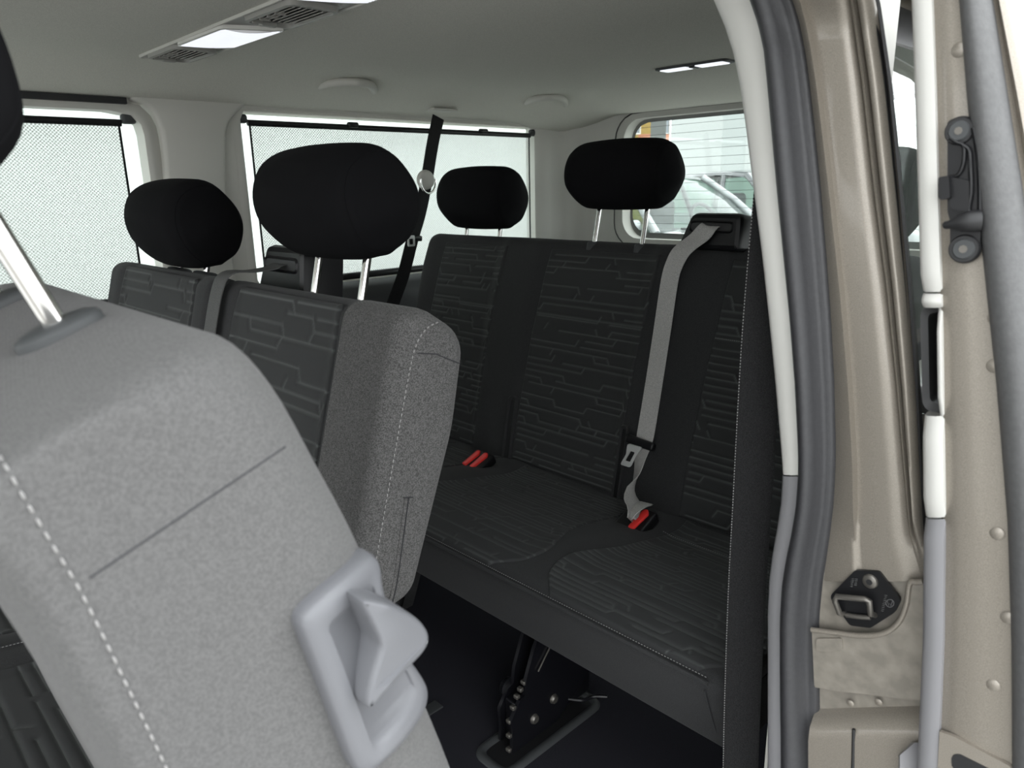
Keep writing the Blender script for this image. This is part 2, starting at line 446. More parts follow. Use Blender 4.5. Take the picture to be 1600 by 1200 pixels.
# ------------------------------------------------------------------ quilted upholstery
def circuit_lines(W, H, pitch, seed):
    """jogged line pattern of the upholstery: list of 2-D segments"""
    rg = random.Random(seed); segs = []; rows = int(H/pitch)
    for i in range(rows+1):
        y = i*pitch+pitch*0.5; u = rg.uniform(-0.5, 0.05)*W; lev = 0
        while u < W:
            L = rg.uniform(0.22, 0.75)*W; e = min(W, u+L); yy = y+lev*pitch
            if rg.random() < 0.86: segs.append(((max(0, u), yy), (e, yy)))
            if e < W:
                up = rg.choice((-1, 1)); j = pitch*0.55
                if rg.random() < 0.9: segs.append(((e, yy), (e+j, yy+up*pitch)))
                lev = 0 if lev else (up if rg.random() < 0.45 else 0)
                u = e+(j if lev else rg.uniform(0.02, 0.16)*W)
            else: u = W
    return segs

def quilt(name, x0f, x1f, v0, v1, surf, parent, seed, pitch=0.0165, res=0.0027, cross=(), lift=0.0035, border=0.006, mirror=False):
    """surf(x, v, h)->xyz ; x0f, x1f functions of v for the lateral limits"""
    H = v1-v0; W = max(x1f(v0+H*k/10)-x0f(v0+H*k/10) for k in range(11))
    nu = max(8, int(W/res)); nv = max(8, int(H/res))
    xm = 0.5*(x0f((v0+v1)/2)+x1f((v0+v1)/2))
    vv = np.linspace(v0, v1, nv+1)
    X = np.zeros((nv+1, nu+1)); Vv = np.repeat(vv[:, None], nu+1, 1)
    for j, v in enumerate(vv): X[j] = np.linspace(x0f(v), x1f(v), nu+1)
    px_ = X-xm+W/2; py_ = Vv-v0
    d = np.full(X.shape, 1.0)
    for (a, b) in circuit_lines(W, H, pitch, seed):
        ax, ay = a; bx, by = b; dx, dy = bx-ax, by-ay; L2 = dx*dx+dy*dy+1e-12
        t = np.clip(((px_-ax)*dx+(py_-ay)*dy)/L2, 0, 1)
        d = np.minimum(d, np.hypot(px_-ax-t*dx, py_-ay-t*dy))
    for cv in cross: d = np.minimum(d, np.abs(Vv-cv))
    edge = np.minimum(np.minimum((X-X[:, :1]), (X[:, -1:]-X)), np.minimum(Vv-v0, v1-Vv))
    fe = np.clip((edge-0.002)/0.012, 0, 1); h = lift + 0.0016*(1-fe*(1-np.clip(d/0.007, 0, 1))) - 0.0019*fe*np.exp(-(d/0.0020)**2)
    h = h*np.clip(edge/border, 0, 1)**0.5 - 0.003*(edge < 1e-6)
    th = np.exp(-(d/0.0016)**2)*(edge > 0.002)  # mask of the painted light along the grooves
    verts = [surf(X[j, i], Vv[j, i], h[j, i]) for j in range(nv+1) for i in range(nu+1)]
    idx = np.arange((nv+1)*(nu+1)).reshape(nv+1, nu+1)
    faces = np.stack([idx[:-1, :-1], idx[:-1, 1:], idx[1:, 1:], idx[1:, :-1]], -1).reshape(-1, 4)
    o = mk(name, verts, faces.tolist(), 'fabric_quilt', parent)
    at = o.data.attributes.new('line_sheen', 'FLOAT', 'POINT'); at.data.foreach_set('value', th.reshape(-1).astype(np.float32))
    return o

# ================================================================== THE VAN SHELL
XL, XG = -2.03, -2.085          # far wall trim face, far glass
XC = -1.15                      # centre line
ZC = 1.415                      # headliner height
YT = 2.32                       # tailgate inner face
YF = -1.3                       # forward end of the modelled cabin

def headliner_z(x, y):
    dl = smooth01((-1.78-x)/0.27); dr = smooth01((x+0.62)/0.32); db = smooth01((y-1.93)/0.38)
    return ZC-0.058*dl-0.075*dr-0.035*db

floor = struct(mk('floor', *box_vf(-2.1, -0.26, YF, YT+0.1, -0.06, 0.0), 'carpet', smooth=False))

def build_ceiling():
    xs = np.linspace(-2.055, -0.31, 60); ys = np.linspace(YF, YT+0.03, 80); nx, ny = len(xs), len(ys)
    v = [(x, y, headliner_z(x, y)) for y in ys for x in xs] + [(x, y, 1.47-0.03*((x-XC)/0.9)**4) for y in ys for x in xs]
    f = []
    for j in range(ny-1):
        for i in range(nx-1):
            a = j*nx+i; f.append((a, a+nx, a+nx+1, a+1)); b = a+nx*ny; f.append((b, b+1, b+nx+1, b+nx))
    for i in range(nx-1):
        for j in (0, ny-1): a = j*nx+i; f.append((a, a+1, a+1+nx*ny, a+nx*ny))
    for j in range(ny-1):
        for i in (0, nx-1): a = j*nx+i; f.append((a, a+nx, a+nx+nx*ny, a+nx*ny))
    return struct(mk('ceiling', v, f, 'headliner', angle=50))
ceiling = build_ceiling()

# far side wall: lower panel with a padded ledge
wl = struct(mk('wall_left', *box_vf(-2.12, -2.045, YF, YT+0.1, -0.06, 0.85), 'trim_dark', smooth=False))
ledge = [[(x, y, z) for (x, z) in [(-2.045, 0.2), (-1.985, 0.22), (-1.965, 0.5), (-1.968, 0.78), (-1.985, 0.835), (-2.02, 0.852), (-2.06, 0.85)]] for y in np.linspace(YF, YT, 12)]
loft('ledge_panel', ledge, 'trim_dark', wl)

def wall_to3(a, b, h): return (XL+h, a, b)
# windows of the far side
def far_window(idx, y0, y1, z0, z1, r, lab, frame_mat):
    outer = rect(y0-0.035, y1+0.035, z0-0.035, z1+0.03, r+0.03); a = rect(y0-0.012, y1+0.012, z0-0.012, z1+0.012, r+0.01); inner = rect(y0, y1, z0, z1, r)
    fr = struct(mk('window_%d' % idx, *ring_panel([(outer, -0.006), (a, 0.004), (inner, -0.002), (inner, -0.06)], wall_to3), frame_mat, angle=60), lab)
    g = MB(); v, f = plate_vf(rect(y0-0.02, y1+0.02, z0-0.02, z1+0.02, r), 0.004, lambda a_, b_, h: (XG+h, a_, b_)); g.add(v, f)
    g.build('pane', 'glass_clear', fr, False)
    return fr
W1 = (-0.55, 0.70, 0.855, 1.329); W2 = (0.955, 2.135, 0.855, 1.352)
win1 = far_window(1, *W1, 0.05, 'far side window next to the left-hand headrests, cream frame', 'trim_cream')
win2 = far_window(2, *W2, 0.03, 'long far side window behind the two rear rows, cream frame', 'trim_cream')
sl = mk('seal_gap', *box_vf(-2.045, -2.016, YF, 0.665, 1.3435, 1.358), 'rubber_black', win1, smooth=False)
# pillar between the far windows, flared into the headliner (outline in y, z)
pil = [px(u, v, XL) for (u, v) in [(203, 157), (222, 163), (238, 178), (249, 205), (254, 250), (258, 330)]]
pl_l = [(p[1], p[2]) for p in pil]
pil_r = [px(u, v, XL) for (u, v) in [(354, 330), (350, 260), (351, 205), (358, 186), (370, 174), (386, 160)]]
pl_r = [(p[1], p[2]) for p in pil_r]
outl = pl_l+[(pl_l[-1][0], 0.8), (pl_r[0][0], 0.8)]+pl_r+[(pl_r[-1][0]+0.012, 1.385), (pl_l[0][0]-0.012, 1.385)]
t1 = struct(mk('trim_1', *plate_vf(resample_closed(outl, 120), 0.05, lambda a, b, h: (XL-0.028+h*0.9, a, b), 0.012), 'trim_cream', angle=45), 'cream pillar cover flaring at the top between the two far windows')
mk('pillar_core', *box_vf(-2.115, -2.03, 0.74, 0.93, -0.05, 1.40), 'trim_cream', t1, smooth=False)
mk('roof_rail', *box_vf(-2.13, -2.035, YF, YT+0.05, 1.345, 1.47), 'headliner', ceiling, smooth=False)
# front part of the far wall ahead of window 1
mk('front_pillar', *box_vf(-2.12, -2.035, YF, -0.57, 0.8, 1.40), 'trim_cream', wl, smooth=False)

# rear corner pillar (far side) and tailgate
rows = []
for z in np.linspace(0.3, 1.42, 24):
    b = 0.10*smooth01((z-1.22)/0.2)
    rows.append([(-2.045, 2.12, z), (-2.022, 2.135, z), (-2.014, 2.17, z), (-2.01, 2.215, z), (-1.99, 2.24, z), (-1.962, 2.252, z), (-1.955+b*0.2, 2.275, z), (-1.92+b*0.3, 2.305, z), (-1.86, YT-0.006, z), (-1.80, YT-0.004, z)])
t2 = struct(loft('trim_2', rows, 'trim_cream'), 'cream rear corner pillar cover beside the tailgate window')
mk('corner_core', *box_vf(-2.12, -2.045, 2.15, YT+0.1, 0.0, 1.42), 'trim_cream', t2, smooth=False)
TW = (-1.775, -0.53, 0.93, 1.362)
def tg3(a, b, h): return (a, YT-h, b)
tg_out = rect(-2.05, -0.25, 0.0, 1.46, 0.03); tg_a = rect(TW[0]-0.03, TW[1]+0.03, TW[2]-0.03, TW[3]+0.018, 0.09); tg_b = rect(TW[0], TW[1], TW[2], TW[3], 0.075)
tail = struct(mk('wall_back', *ring_panel([(tg_out, 0.0), (tg_a, 0.002), (tg_a, 0.008), (tg_b, 0.0), (tg_b, -0.05)], tg3, 160), 'trim_cream', angle=50), 'tailgate lined in cream trim around the rear window')
w3 = struct(mk('window_3', *ring_panel([(rect(TW[0]-0.03, TW[1]+0.03, TW[2]-0.03, TW[3]+0.03, 0.08), -0.055), (rect(TW[0]+0.008, TW[1]-0.008, TW[2]+0.02, TW[3]-0.012, 0.065), -0.055)], tg3, 120), 'canopy_grey'), 'tailgate window with thin heating wires')
mk('pane', *plate_vf(rect(TW[0]-0.03, TW[1]+0.03, TW[2]-0.03, TW[3]+0.03, 0.08), 0.004, lambda a, b, h: (a, YT+0.062-h, b)), 'glass_clear', w3, False)
for k in range(13):
    z = 1.332-0.029*k
    mk('heater_wire', *tube_vf([(TW[0]+0.03, YT+0.057, z), (XC, YT+0.057, z+0.004), (TW[1]-0.03, YT+0.057, z)], 0.0006, 5), 'trim_dark', w3)
# seal ring of the tailgate opening
mk('opening_seal', *ring_panel([(rect(TW[0]-0.036, TW[1]+0.036, TW[2]-0.036, TW[3]+0.024, 0.095), 0.004), (rect(TW[0]-0.031, TW[1]+0.031, TW[2]-0.031, TW[3]+0.019, 0.09), 0.013), (rect(TW[0]-0.028, TW[1]+0.028, TW[2]-0.028, TW[3]+0.016, 0.088), 0.004)], tg3, 120), 'rubber_black', tail)

# near side: body side behind the door opening with quarter window
def x_out(z): return -0.222-0.20*max(0, z-0.8)-0.6*max(0, z-1.22)**1.5 - 0.02
QW = (0.86, 2.12, 0.86, 1.33)
def near3(a, b, h): return (x_out(b)-h, a, b)
wr_out = rect(0.77, YT+0.08, -0.06, 1.44, 0.02); wr_in = rect(*QW, 0.07)
wr = struct(mk('wall_right', *ring_panel([(wr_out, 0.10), (wr_out, 0.0), (wr_in, 0.0), (wr_in, 0.10), (wr_out, 0.10)], near3, 140), 'paint_beige', angle=40), 'beige metallic body side behind the sliding door opening')
w4 = struct(mk('window_4', *ring_panel([(wr_in, -0.003), (rect(QW[0]+0.02, QW[1]-0.03, QW[2]+0.03, QW[3]-0.05, 0.05), -0.003), (rect(QW[0]+0.022, QW[1]-0.032, QW[2]+0.032, QW[3]-0.052, 0.05), 0.0)], near3, 120), 'window_frit'), 'tinted fixed window in the near body side')
mk('pane', *ring_panel([(wr_in, 0.002), (rect(1.5, 1.52, 1.09, 1.10, 0.002), 0.002)], near3, 120), 'glass_clear', w4, False)

# door opening: pillar trim, rubber seal and painted jamb, traced up the pillar at its own depth
V = [-90, -30, 0, 40, 80, 130, 200, 300, 400, 500, 600, 700, 740, 790, 830, 870, 910, 960, 1010, 1080, 1150, 1210, 1300]
def curve(keys):
    k = np.array(keys, float); return lambda v: float(np.interp(v, k[:, 1], k[:, 0]))
c_l = curve([(1010, -90), (1085, -30), (1107, 0), (1124, 40), (1137, 80), (1148, 130), (1158, 200), (1171, 300), (1184, 400), (1195, 500), (1205, 600), (1214, 700), (1217, 740), (1214, 790), (1208, 830), (1201, 870), (1196, 910), (1194, 960), (1194, 1010), (1194, 1080), (1194, 1150), (1194, 1210), (1194, 1300)])
c_m = curve([(1075, -90), (1155, -30), (1178, 0), (1192, 40), (1201, 80), (1206, 130), (1212, 200), (1221, 300), (1231, 400), (1241, 500), (1249, 600), (1254, 700), (1254, 740), (1250, 790), (1243, 830), (1234, 870), (1228, 910), (1225, 960), (1225, 1010), (1225, 1080), (1226, 1150), (1226, 1210), (1226, 1300)])
c_s = curve([(1160, -90), (1222, -30), (1238, 0), (1250, 40), (1258, 80), (1265, 130), (1273, 200), (1283, 300), (1291, 400), (1298, 500), (1303, 600), (1305, 700), (1304, 740), (1301, 790), (1296, 830), (1290, 870), (1284, 910), (1279, 960), (1277, 1010), (1279, 1080), (1280, 1150), (1280, 1210), (1281, 1300)])
def yj(v): return 0.745-0.03*smooth01((60-v)/150)
def trim_rows(v0, v1):
    rows = []
    vs = sorted(set([v0, v1]+[v for v in V if v0 < v < v1]))
    vs2 = []
    for a, b in zip(vs[:-1], vs[1:]):
        vs2 += list(np.linspace(a, b, 4)[:-1])
    vs2.append(vs[-1])
    for v in vs2:
        y = yj(v); L = py(c_l(v), v, y); M = py(c_m(v), v, y-0.002)
        d = M-L
        rows.append([L+np.array([-0.004, 0.14, 0]), L+np.array([-0.002, 0.06, 0]), L+np.array([0.0, 0.016, 0]), L+d*0.06+np.array([0, 0.006, 0]), L+d*0.22, L+d*0.6+np.array([0, -0.002, 0]), M, M+np.array([0.004, 0.02, 0])])
    return rows
t3 = struct(loft('trim_3', trim_rows(-90, 742), 'trim_white', angle=70), 'off-white upper cover of the near door pillar')
t4 = struct(loft('trim_4', trim_rows(744, 1300), 'trim_light_grey', angle=70), 'light grey lower cover of the near door pillar')
rows = []
for v in np.linspace(-90, 1300, 90):
    y = yj(v); A = py(c_m(v)-3, v, y); B = py(c_s(v), v, y); d = B-A; row = [A+np.array([0, 0.02, 0])]
    for k in range(11):
        t = k/10; bul = 0.024*math.sin(math.pi*min(1, t/0.72))**0.6 if t < 0.72 else 0.004*math.sin(math.pi*(t-0.72)/0.28)
        row.append(A+d*t+np.array([0, -bul, 0]))
    row.append(B+np.array([0, 0.02, 0])); rows.append(row)
t5 = struct(loft('trim_5', rows, 'rubber_grey', angle=80), 'dark grey rubber door seal running up the near pillar')

c_j = curve([(1290, -90), (1325, 0), (1343, 130), (1362, 300), (1382, 450), (1398, 600), (1411, 740), (1420, 840), (1440, 900), (1445, 1300)])
c_o = curve([(1335, -90), (1366, 0), (1385, 130), (1403, 300), (1418, 450), (1430, 600), (1438, 740), (1444, 850), (1447, 900), (1450, 1300)])
c_k = curve([(1300, -90), (1315, 0), (1375, 840)])
rows = []
for v in np.linspace(-90, 905, 70):
    y = 0.752-0.03*smooth01((60-v)/150); A = py(c_s(v)-4, v, y); J = py(c_j(v), v, y-0.004); O = py(c_o(v), v, y-0.006); d = J-A
    e = O-J; fade = 1-smooth01((v-800)/70)
    k = 0.30+0.12*(v/900.0); g = 0.006*(1-smooth01((v-780)/60))
    row = [A, A+d*0.1+np.array([0, -0.006, 0]), A+d*(k-0.06)+np.array([0, -0.008-g, 0]), A+d*(k-0.01)+np.array([0, -0.009-g, 0]), A+d*(k+0.01)+np.array([0, -0.006, 0]), A+d*(k+0.06)+np.array([0, -0.006, 0]), A+d*0.8+np.array([0, -0.006, 0]), A+d*0.93+np.array([0, -0.004, 0]), J]
    for (t, hh) in [(0.06, 0.004), (0.16, -0.004), (0.26, -0.005), (0.36, 0.004), (0.48, -0.007), (0.62, -0.011), (0.78, -0.010), (0.9, -0.004), (1.0, 0.004)]:
        row.append(J+e*t+np.array([0, hh*fade, 0]))
    row.append(O+np.array([-0.02, 0.05, 0])); rows.append(row)
jamb = struct(loft('trim_6', rows, 'paint_beige'), 'beige metallic door jamb with long ridges, right of the grey seal')
rows = []
for v in np.linspace(-90, 850, 50):
    y = 0.752; A = py(c_o(v)-3, v, y); B = py(c_o(v)+13-9*smooth01(v/1000), v, y); d = B-A
    rows.append([A+np.array([0, 0.02, 0]), A+np.array([0, -0.004, 0]), A+d*0.35+np.array([0, -0.008, 0]), A+d*0.45+np.array([0, 0.001, 0]), A+d*0.6+np.array([0, -0.005, 0]), A+d*0.9+np.array([0, -0.004, 0]), B+np.array([-0.013, 0.03, 0])])
loft('edge_rubber', rows, 'rubber_black', jamb)
# lower jamb: overlapping plate with rolled lip, shadow gap and sill roll
def J3(u, v, h=0.0, y=0.748): return py(u, v, y)+np.array([0, -h, 0])
rows = [[J3(u, v) for u in np.linspace(1268, 1450, 14)] for v in np.linspace(895, 1300, 30)]
loft('jamb_lower', rows, 'paint_dust', jamb)
lipc = spline([(1272, 980), (1310, 985), (1350, 989), (1385, 985), (1408, 968), (1420, 940), (1425, 908), (1436, 906), (1446, 905)], 6)
low = [(1446, 1090), (1400, 1086), (1350, 1080), (1310, 1076), (1276, 1070)]
outl = [tuple(p) for p in lipc]+low
o_ = resample_closed(outl, 140)
def plate3(a, b, h): return J3(a, b, h, 0.742)
mk('overlap_plate', *plate_vf(o_, 0.006, plate3), 'paint_dust', jamb, angle=40)
mk('plate_lip', *tube_vf([J3(u, v, 0.0065, 0.742) for (u, v) in lipc], 0.0028, 10), 'paint_beige', jamb)
mk('rest_pad', *plate_vf(fillet([(1277, 996), (1318, 996), (1318, 1016), (1277, 1016)], 5, 4), 0.003, lambda a, b, h: J3(a, b, h, 0.7365)), 'paint_dust', jamb, angle=40)
roll = [[J3(u, 1112-0.03*(u-1280)+r_*1.0, hh, 0.748) for u in np.linspace(1276, 1450, 14)] for (r_, hh) in [(-32, -0.004), (-20, -0.01), (-8, -0.006), (0, 0.008), (12, 0.018), (30, 0.022), (110, 0.022), (200, 0.024)]]
loft('sill_roll', roll, 'paint_beige', jamb)
mk('sill_seam', *tube_vf([J3(1346, 1124, 0.021, 0.748), J3(1344, 1290, 0.025, 0.748)], 0.0018, 6), 'rubber_black', jamb)
mk('pillar_core', *box_vf(-0.355, -0.318, 0.79, 0.88, -0.05, 1.34), 'trim_cream', jamb, smooth=False)
for (u, v) in [(1347, 1006), (1310, 1030), (1328, 1100), (1372, 1098)]:
    mk('weld_spot', *disc_vf(J3(u, v, 0.005 if v < 1060 else -0.001, 0.742), (0, -1, 0), 0.004, 0.0008, 14, 0.003), 'paint_beige', jamb)

struct(mk('trim_7', *box_vf(-0.345, -0.235, YF, 0.78, 1.355, 1.47, 0.02), 'paint_beige'), 'painted roof rail over the sliding door opening')
struct(mk('trim_8', *box_vf(-0.34, -0.2, -0.62, -0.48, -0.05, 1.38, 0.03), 'paint_beige'), 'front pillar of the sliding door opening')
struct(mk('wall_front', *box_vf(-0.30, -0.2, YF, -0.6, -0.05, 0.82, 0.03), 'paint_beige'), 'front door below its window')
# striker on the jamb
stk = thing('door_striker', J3(1350, 935, 0.005, 0.748), 'black diamond striker plate with metal loop on the beige jamb', 'striker')
so = [(1298, 930), (1338, 889), (1376, 891), (1410, 935), (1400, 955), (1362, 979), (1330, 975)]
def st3(a, b, h): return J3(a, b, h, 0.744)
mk('plate', *plate_vf(resample_closed(fillet(so, [8, 8, 9, 10, 12, 8, 10], 5), 90), 0.004, st3, 0.0012), 'plastic_black', stk, angle=50)
lp = [J3(1310, 925, 0.004, 0.744), J3(1312, 925, 0.010, 0.744), J3(1318, 923, 0.0155, 0.744), J3(1340, 926, 0.017, 0.744), J3(1361, 929, 0.0155, 0.744), J3(1367, 931, 0.010, 0.744), J3(1368, 931, 0.004, 0.744)]
mk('loop', *tube_vf([J3(1322, 957, 0.003, 0.744), J3(1319, 951, 0.012, 0.744), J3(1313, 931, 0.014, 0.744), J3(1316, 924, 0.014, 0.744), J3(1338, 926, 0.014, 0.744), J3(1360, 928, 0.014, 0.744), J3(1366, 931, 0.014, 0.744), J3(1368, 952, 0.013, 0.744), J3(1369, 959, 0.003, 0.744)], 0.0031, 12), 'bolt_steel', stk)
mk('loop_base', *tube_vf([J3(1326, 957, 0.0065, 0.744), J3(1345, 959, 0.008, 0.744), J3(1364, 961, 0.0065, 0.744)], 0.0026, 10), 'bolt_steel', stk)
mk('screw', *disc_vf(J3(1362, 906, 0.0035, 0.744), (0, -1, 0), 0.0082, 0.003, 24, 0.0075, 0.001), 'bolt_steel', stk)
mk('screw_socket', *disc_vf(J3(1362, 906, 0.0066, 0.744), (0, -1, 0), 0.0034, 0.0004, 6), 'rubber_black', stk)
ringp = [J3(1393+6.2*math.cos(t), 940+6.0*math.sin(t), 0.0044, 0.744) for t in np.linspace(0, 2*math.pi, 21)]
mk('ring_mark', *tube_vf(ringp, 0.00035, 5), 'mark_grey', stk)
for pts in ([(1389, 937), (1391.5, 944), (1393, 940), (1394.5, 944), (1397, 937)],):
    mk('ring_sign', *tube_vf([J3(u, v, 0.0044, 0.744) for (u, v) in pts], 0.0003, 5), 'mark_grey', stk)
# the moulded lettering on the plate is too small to read: rows of little raised strokes as in the photo
def stroke_row(u0, v0, du, dv, n, rot):
    rg = random.Random(n*7); mb = MB()
    for k in range(n):
        c = np.array([u0+du*k, v0+dv*k]); hgt = rg.choice((1.6, 2.2, 2.2)); w_ = 1.0
        a = c+np.array([math.cos(rot), math.sin(rot)])*hgt; b = c-np.array([math.cos(rot), math.sin(rot)])*hgt
        mb.add(*tube_vf([J3(*a, 0.0043, 0.744), J3(*b, 0.0043, 0.744)], 0.0003, 4))
    return mb
stroke_row(1333, 914, 0.3, -2.4, 6, 0.1).build('moulded_mark', 'mark_grey', stk)
stroke_row(1339, 912, 0.3, -2.4, 5, 0.1).build('moulded_mark', 'mark_grey', stk)
stroke_row(1381, 952, 0.6, -2.7, 10, 0.2).build('moulded_mark', 'mark_grey', stk)

# ------------------------------------------------------------------ sliding door, standing open outside the body
YD = 0.69
c_dl = curve([(1412, -90), (1419, 0), (1421, 60), (1424, 150), (1429, 300), (1434, 459), (1436, 600), (1438, 810), (1437, 1000), (1428, 1200), (1424, 1300)])
c_dm = curve([(1449, -90), (1456, 0), (1461, 150), (1465, 300), (1470, 459), (1472, 600), (1475, 810), (1473, 1000), (1465, 1200), (1460, 1300)])
c_dp = curve([(1488, -90), (1503, 0), (1515, 150), (1529, 300), (1546, 459), (1561, 600), (1578, 810), (1584, 1000), (1585, 1200), (1584, 1300)])
c_ds = curve([(1533, -90), (1552, 0), (1576, 150), (1600, 300), (1620, 459), (1640, 600), (1658, 810), (1665, 1000), (1665, 1300)])
c_de = curve([(1560, -90), (1580, 0), (1612, 150), (1640, 300), (1662, 459), (1684, 600), (1704, 810), (1712, 1000), (1712, 1300)])
rows = []
for v in np.linspace(-90, 1300, 70):
    A = py(c_dm(v)-4, v, YD+0.012); B = py(c_dp(v)+6, v, YD+0.004); d = B-A
    rows.append([A+np.array([0, 0.03, 0]), A, A+d*0.08+np.array([0, -0.004, 0]), A+d*0.3+np.array([0, -0.005, 0]), A+d*0.6+np.array([0, -0.004, 0]), A+d*0.9, B])
door = struct(loft('door_1', rows, 'paint_beige'), 'open sliding door seen edge-on, beige metal with grey seal and black catch')
def door_trim(v0, v1, cl, cr, m, name='trim_section', depth=0.10):
    rows = []
    for v in np.linspace(v0, v1, max(6, int((v1-v0)/25))):
        L = py(cl(v), v, YD+0.008); M = py(cr(v), v, YD+0.002); d = M-L
        e = min(v-v0, v1-v); k = 0.006*max(0, 1-e/14.0)**2
        rows.append([L+np.array([0.001, depth, 0]), L+np.array([0, 0.014+k, 0]), L+d*0.08+np.array([0, 0.004+k, 0]), L+d*0.28+np.array([0, -0.001+k, 0]), L+d*0.7+np.array([0, -0.002+k, 0]), M+np.array([0, k, 0]), M+np.array([0.002, 0.03, 0])])
    o = loft(name, rows, m, door); return o
door_trim(-90, 457, c_dl, c_dm, 'trim_white')
door_trim(460, 482, c_dl, c_dm, 'trim_white')
door_trim(482, 654, lambda v: c_dm(v)-9, c_dm, 'trim_white', 'grip_edge', 0.02)
door_trim(652, 811, c_dl, c_dm, 'trim_white')
door_trim(814, 1300, c_dl, c_dm, 'trim_light_grey', 'lower_trim')
pk = fillet([(1444, 480), (1474, 478), (1474, 640), (1448, 634)], [16, 4, 4, 16], 5)
mk('grip_pocket', *ring_panel([(pk, 0.0), (fillet([(1441, 476), (1476, 474), (1476, 644), (1445, 638)], [18, 4, 4, 18], 5), 0.006), (fillet([(1452, 488), (1474, 486), (1474, 630), (1455, 626)], [10, 3, 3, 10], 5), 0.004), (fillet([(1453, 490), (1474, 488), (1474, 628), (1456, 624)], [10, 3, 3, 10], 5), -0.03)], lambda a, b, h: py(a, b, YD+0.03)+np.array([0, -h, 0]), 80), 'rubber_black', door)
mk('pocket_back', *plate_vf(resample_closed(fillet([(1450, 488), (1474, 486), (1474, 632), (1454, 628)], [10, 3, 3, 10], 5), 40), 0.002, lambda a, b, h: py(a, b, YD+0.052)+np.array([0, -h, 0])), 'rubber_black', door)
rows = []
for v in np.linspace(-90, 1300, 80):
    A = py(c_dp(v), v, YD+0.01); B = py(c_ds(v), v, YD+0.01); d = B-A; row = [A+np.array([0, 0.02, 0])]
    for k in range(9):
        t = k/8; row.append(A+d*t+np.array([0, -0.022*math.sin(math.pi*min(0.96, 0.04+0.92*t))**0.5, 0]))
    row.append(B+np.array([0, 0.02, 0])); rows.append(row)
loft('edge_seal', rows, 'rubber_mid', door)
rows = []
for v in np.linspace(-90, 1300, 60):
    A = py(c_ds(v)-4, v, YD+0.014); B = py(c_de(v), v, YD+0.02); d = B-A
    rows.append([A, A+d*0.15+np.array([0, -0.006, 0]), A+d*0.35+np.array([0, -0.003, 0]), A+d*0.6+np.array([0, -0.012, 0]), A+d*0.85+np.array([0, -0.010, 0]), B, B+np.array([0.004, 0.06, 0]), B+np.array([0.0, 1.05, 0])])
loft('outer_skin', rows, 'paint_beige', door)
rows = []
for v in np.linspace(640, 1300, 20):
    L = py(c_dl(v), v, YD+0.008); rows.append([L+np.array([0.001, 0.09, 0]), L+np.array([0.002, 0.3, 0]), L+np.array([0.002, 1.05, 0])])
loft('inner_panel', rows, 'trim_light_grey', door)
rows = []
for v in np.linspace(-20, 640, 20):
    L = py(c_dl(v), v, YD+0.008); B = py(c_de(v), v, YD+0.02); M = (L+B)/2
    rows.append([M+np.array([0, 0.10, 0]), M+np.array([0, 1.0, 0])])
loft('pane', rows, 'glass_green', door)
rows = []
for v in np.linspace(1160, 1300, 8):
    s = smooth01((v-1160)/16); rows.append([py(1436, v, YD+0.03), py(1430-24*s, v, YD+0.02), py(1418-16*s, v, YD+0.05), py(1418-16*s, v, YD+0.09)])
loft('lower_armrest', rows, 'trim_light_grey', door)
# weld spots and the reinforcing plate on the door edge
for (u, v) in [(1498, 78), (1555, 497), (1553, 572), (1558, 834), (1575, 966), (1552, 1071)]:
    mk('weld_spot', *disc_vf(py(u, v, YD+0.0035), (0, -1, 0), 0.0058, 0.0011, 18, 0.0046), 'paint_beige', door)
rp = [(1470, 1140), (1490, 1146), (1584, 1196), (1584, 1300), (1462, 1300)]
mk('reinforcement', *plate_vf(resample_closed(rp, 60), 0.004, lambda a, b, h: py(a, b, YD+0.004)+np.array([0, -h, 0])), 'paint_beige', door, angle=40)
mk('slot', *plate_vf(resample_closed(fillet([(1487, 1178), (1500, 1178), (1600, 1228), (1600, 1248), (1500, 1214), (1487, 1196)], [9, 6, 4, 4, 6, 9], 4), 50), 0.0006, lambda a, b, h: py(a, b, YD)+np.array([0, -h, 0])), 'rubber_black', door)
# door catch
ct_y = YD+0.002
def C3(a, b, h): return py(a, b, ct_y)+np.array([0, -h, 0])
co = fillet([(1482, 205), (1484, 190), (1500, 183), (1520, 186), (1530, 205), (1538, 260), (1538, 320), (1534, 390), (1520, 408), (1500, 410), (1488, 396), (1488, 345), (1484, 330), (1484, 225)], [5, 10, 12, 14, 12, 10, 10, 14, 10, 10, 8, 4, 4, 5], 4)
catch = mk('catch', *plate_vf(resample_closed(co, 120), 0.006, C3, 0.002), 'plastic_black', door, angle=45)
catch['label'] = 'black plastic catch with two round bolts'
def sub(name, vf, m, ang=45): 
    o = mk(name, *vf, m, None, True, ang); o.parent = catch; o.matrix_parent_inverse = Matrix.Identity(4); return o
for (u, v, r_) in [(1503, 205, 0.0102), (1510, 388, 0.0108)]:
    sub('bolt_collar', disc_vf(C3(u, v, 0.004), (0, -1, 0), r_*1.12, 0.004, 28, r_*1.05, 0.001), 'rubber_black')
    sub('bolt', disc_vf(C3(u, v, 0.007), (0, -1, 0), r_*0.82, 0.0022, 28, r_*0.75, 0.0008), 'trim_dark')
    sub('bolt_socket', disc_vf(C3(u, v, 0.0088), (0, -1, 0), r_*0.3, 0.0008, 8), 'bolt_steel')
sub('rib', tube_vf([C3(u, v, 0.008) for (u, v) in spline([(1489, 216), (1500, 223), (1510, 228), (1511, 245), (1508, 262), (1500, 274), (1486, 277)], 4)], 0.0016, 8), 'plastic_black')
sub('rib', tube_vf([C3(u, v, 0.008) for (u, v) in spline([(1511, 228), (1519, 236), (1521, 260), (1522, 300), (1518, 328), (1530, 336)], 4)], 0.0018, 8), 'plastic_black')
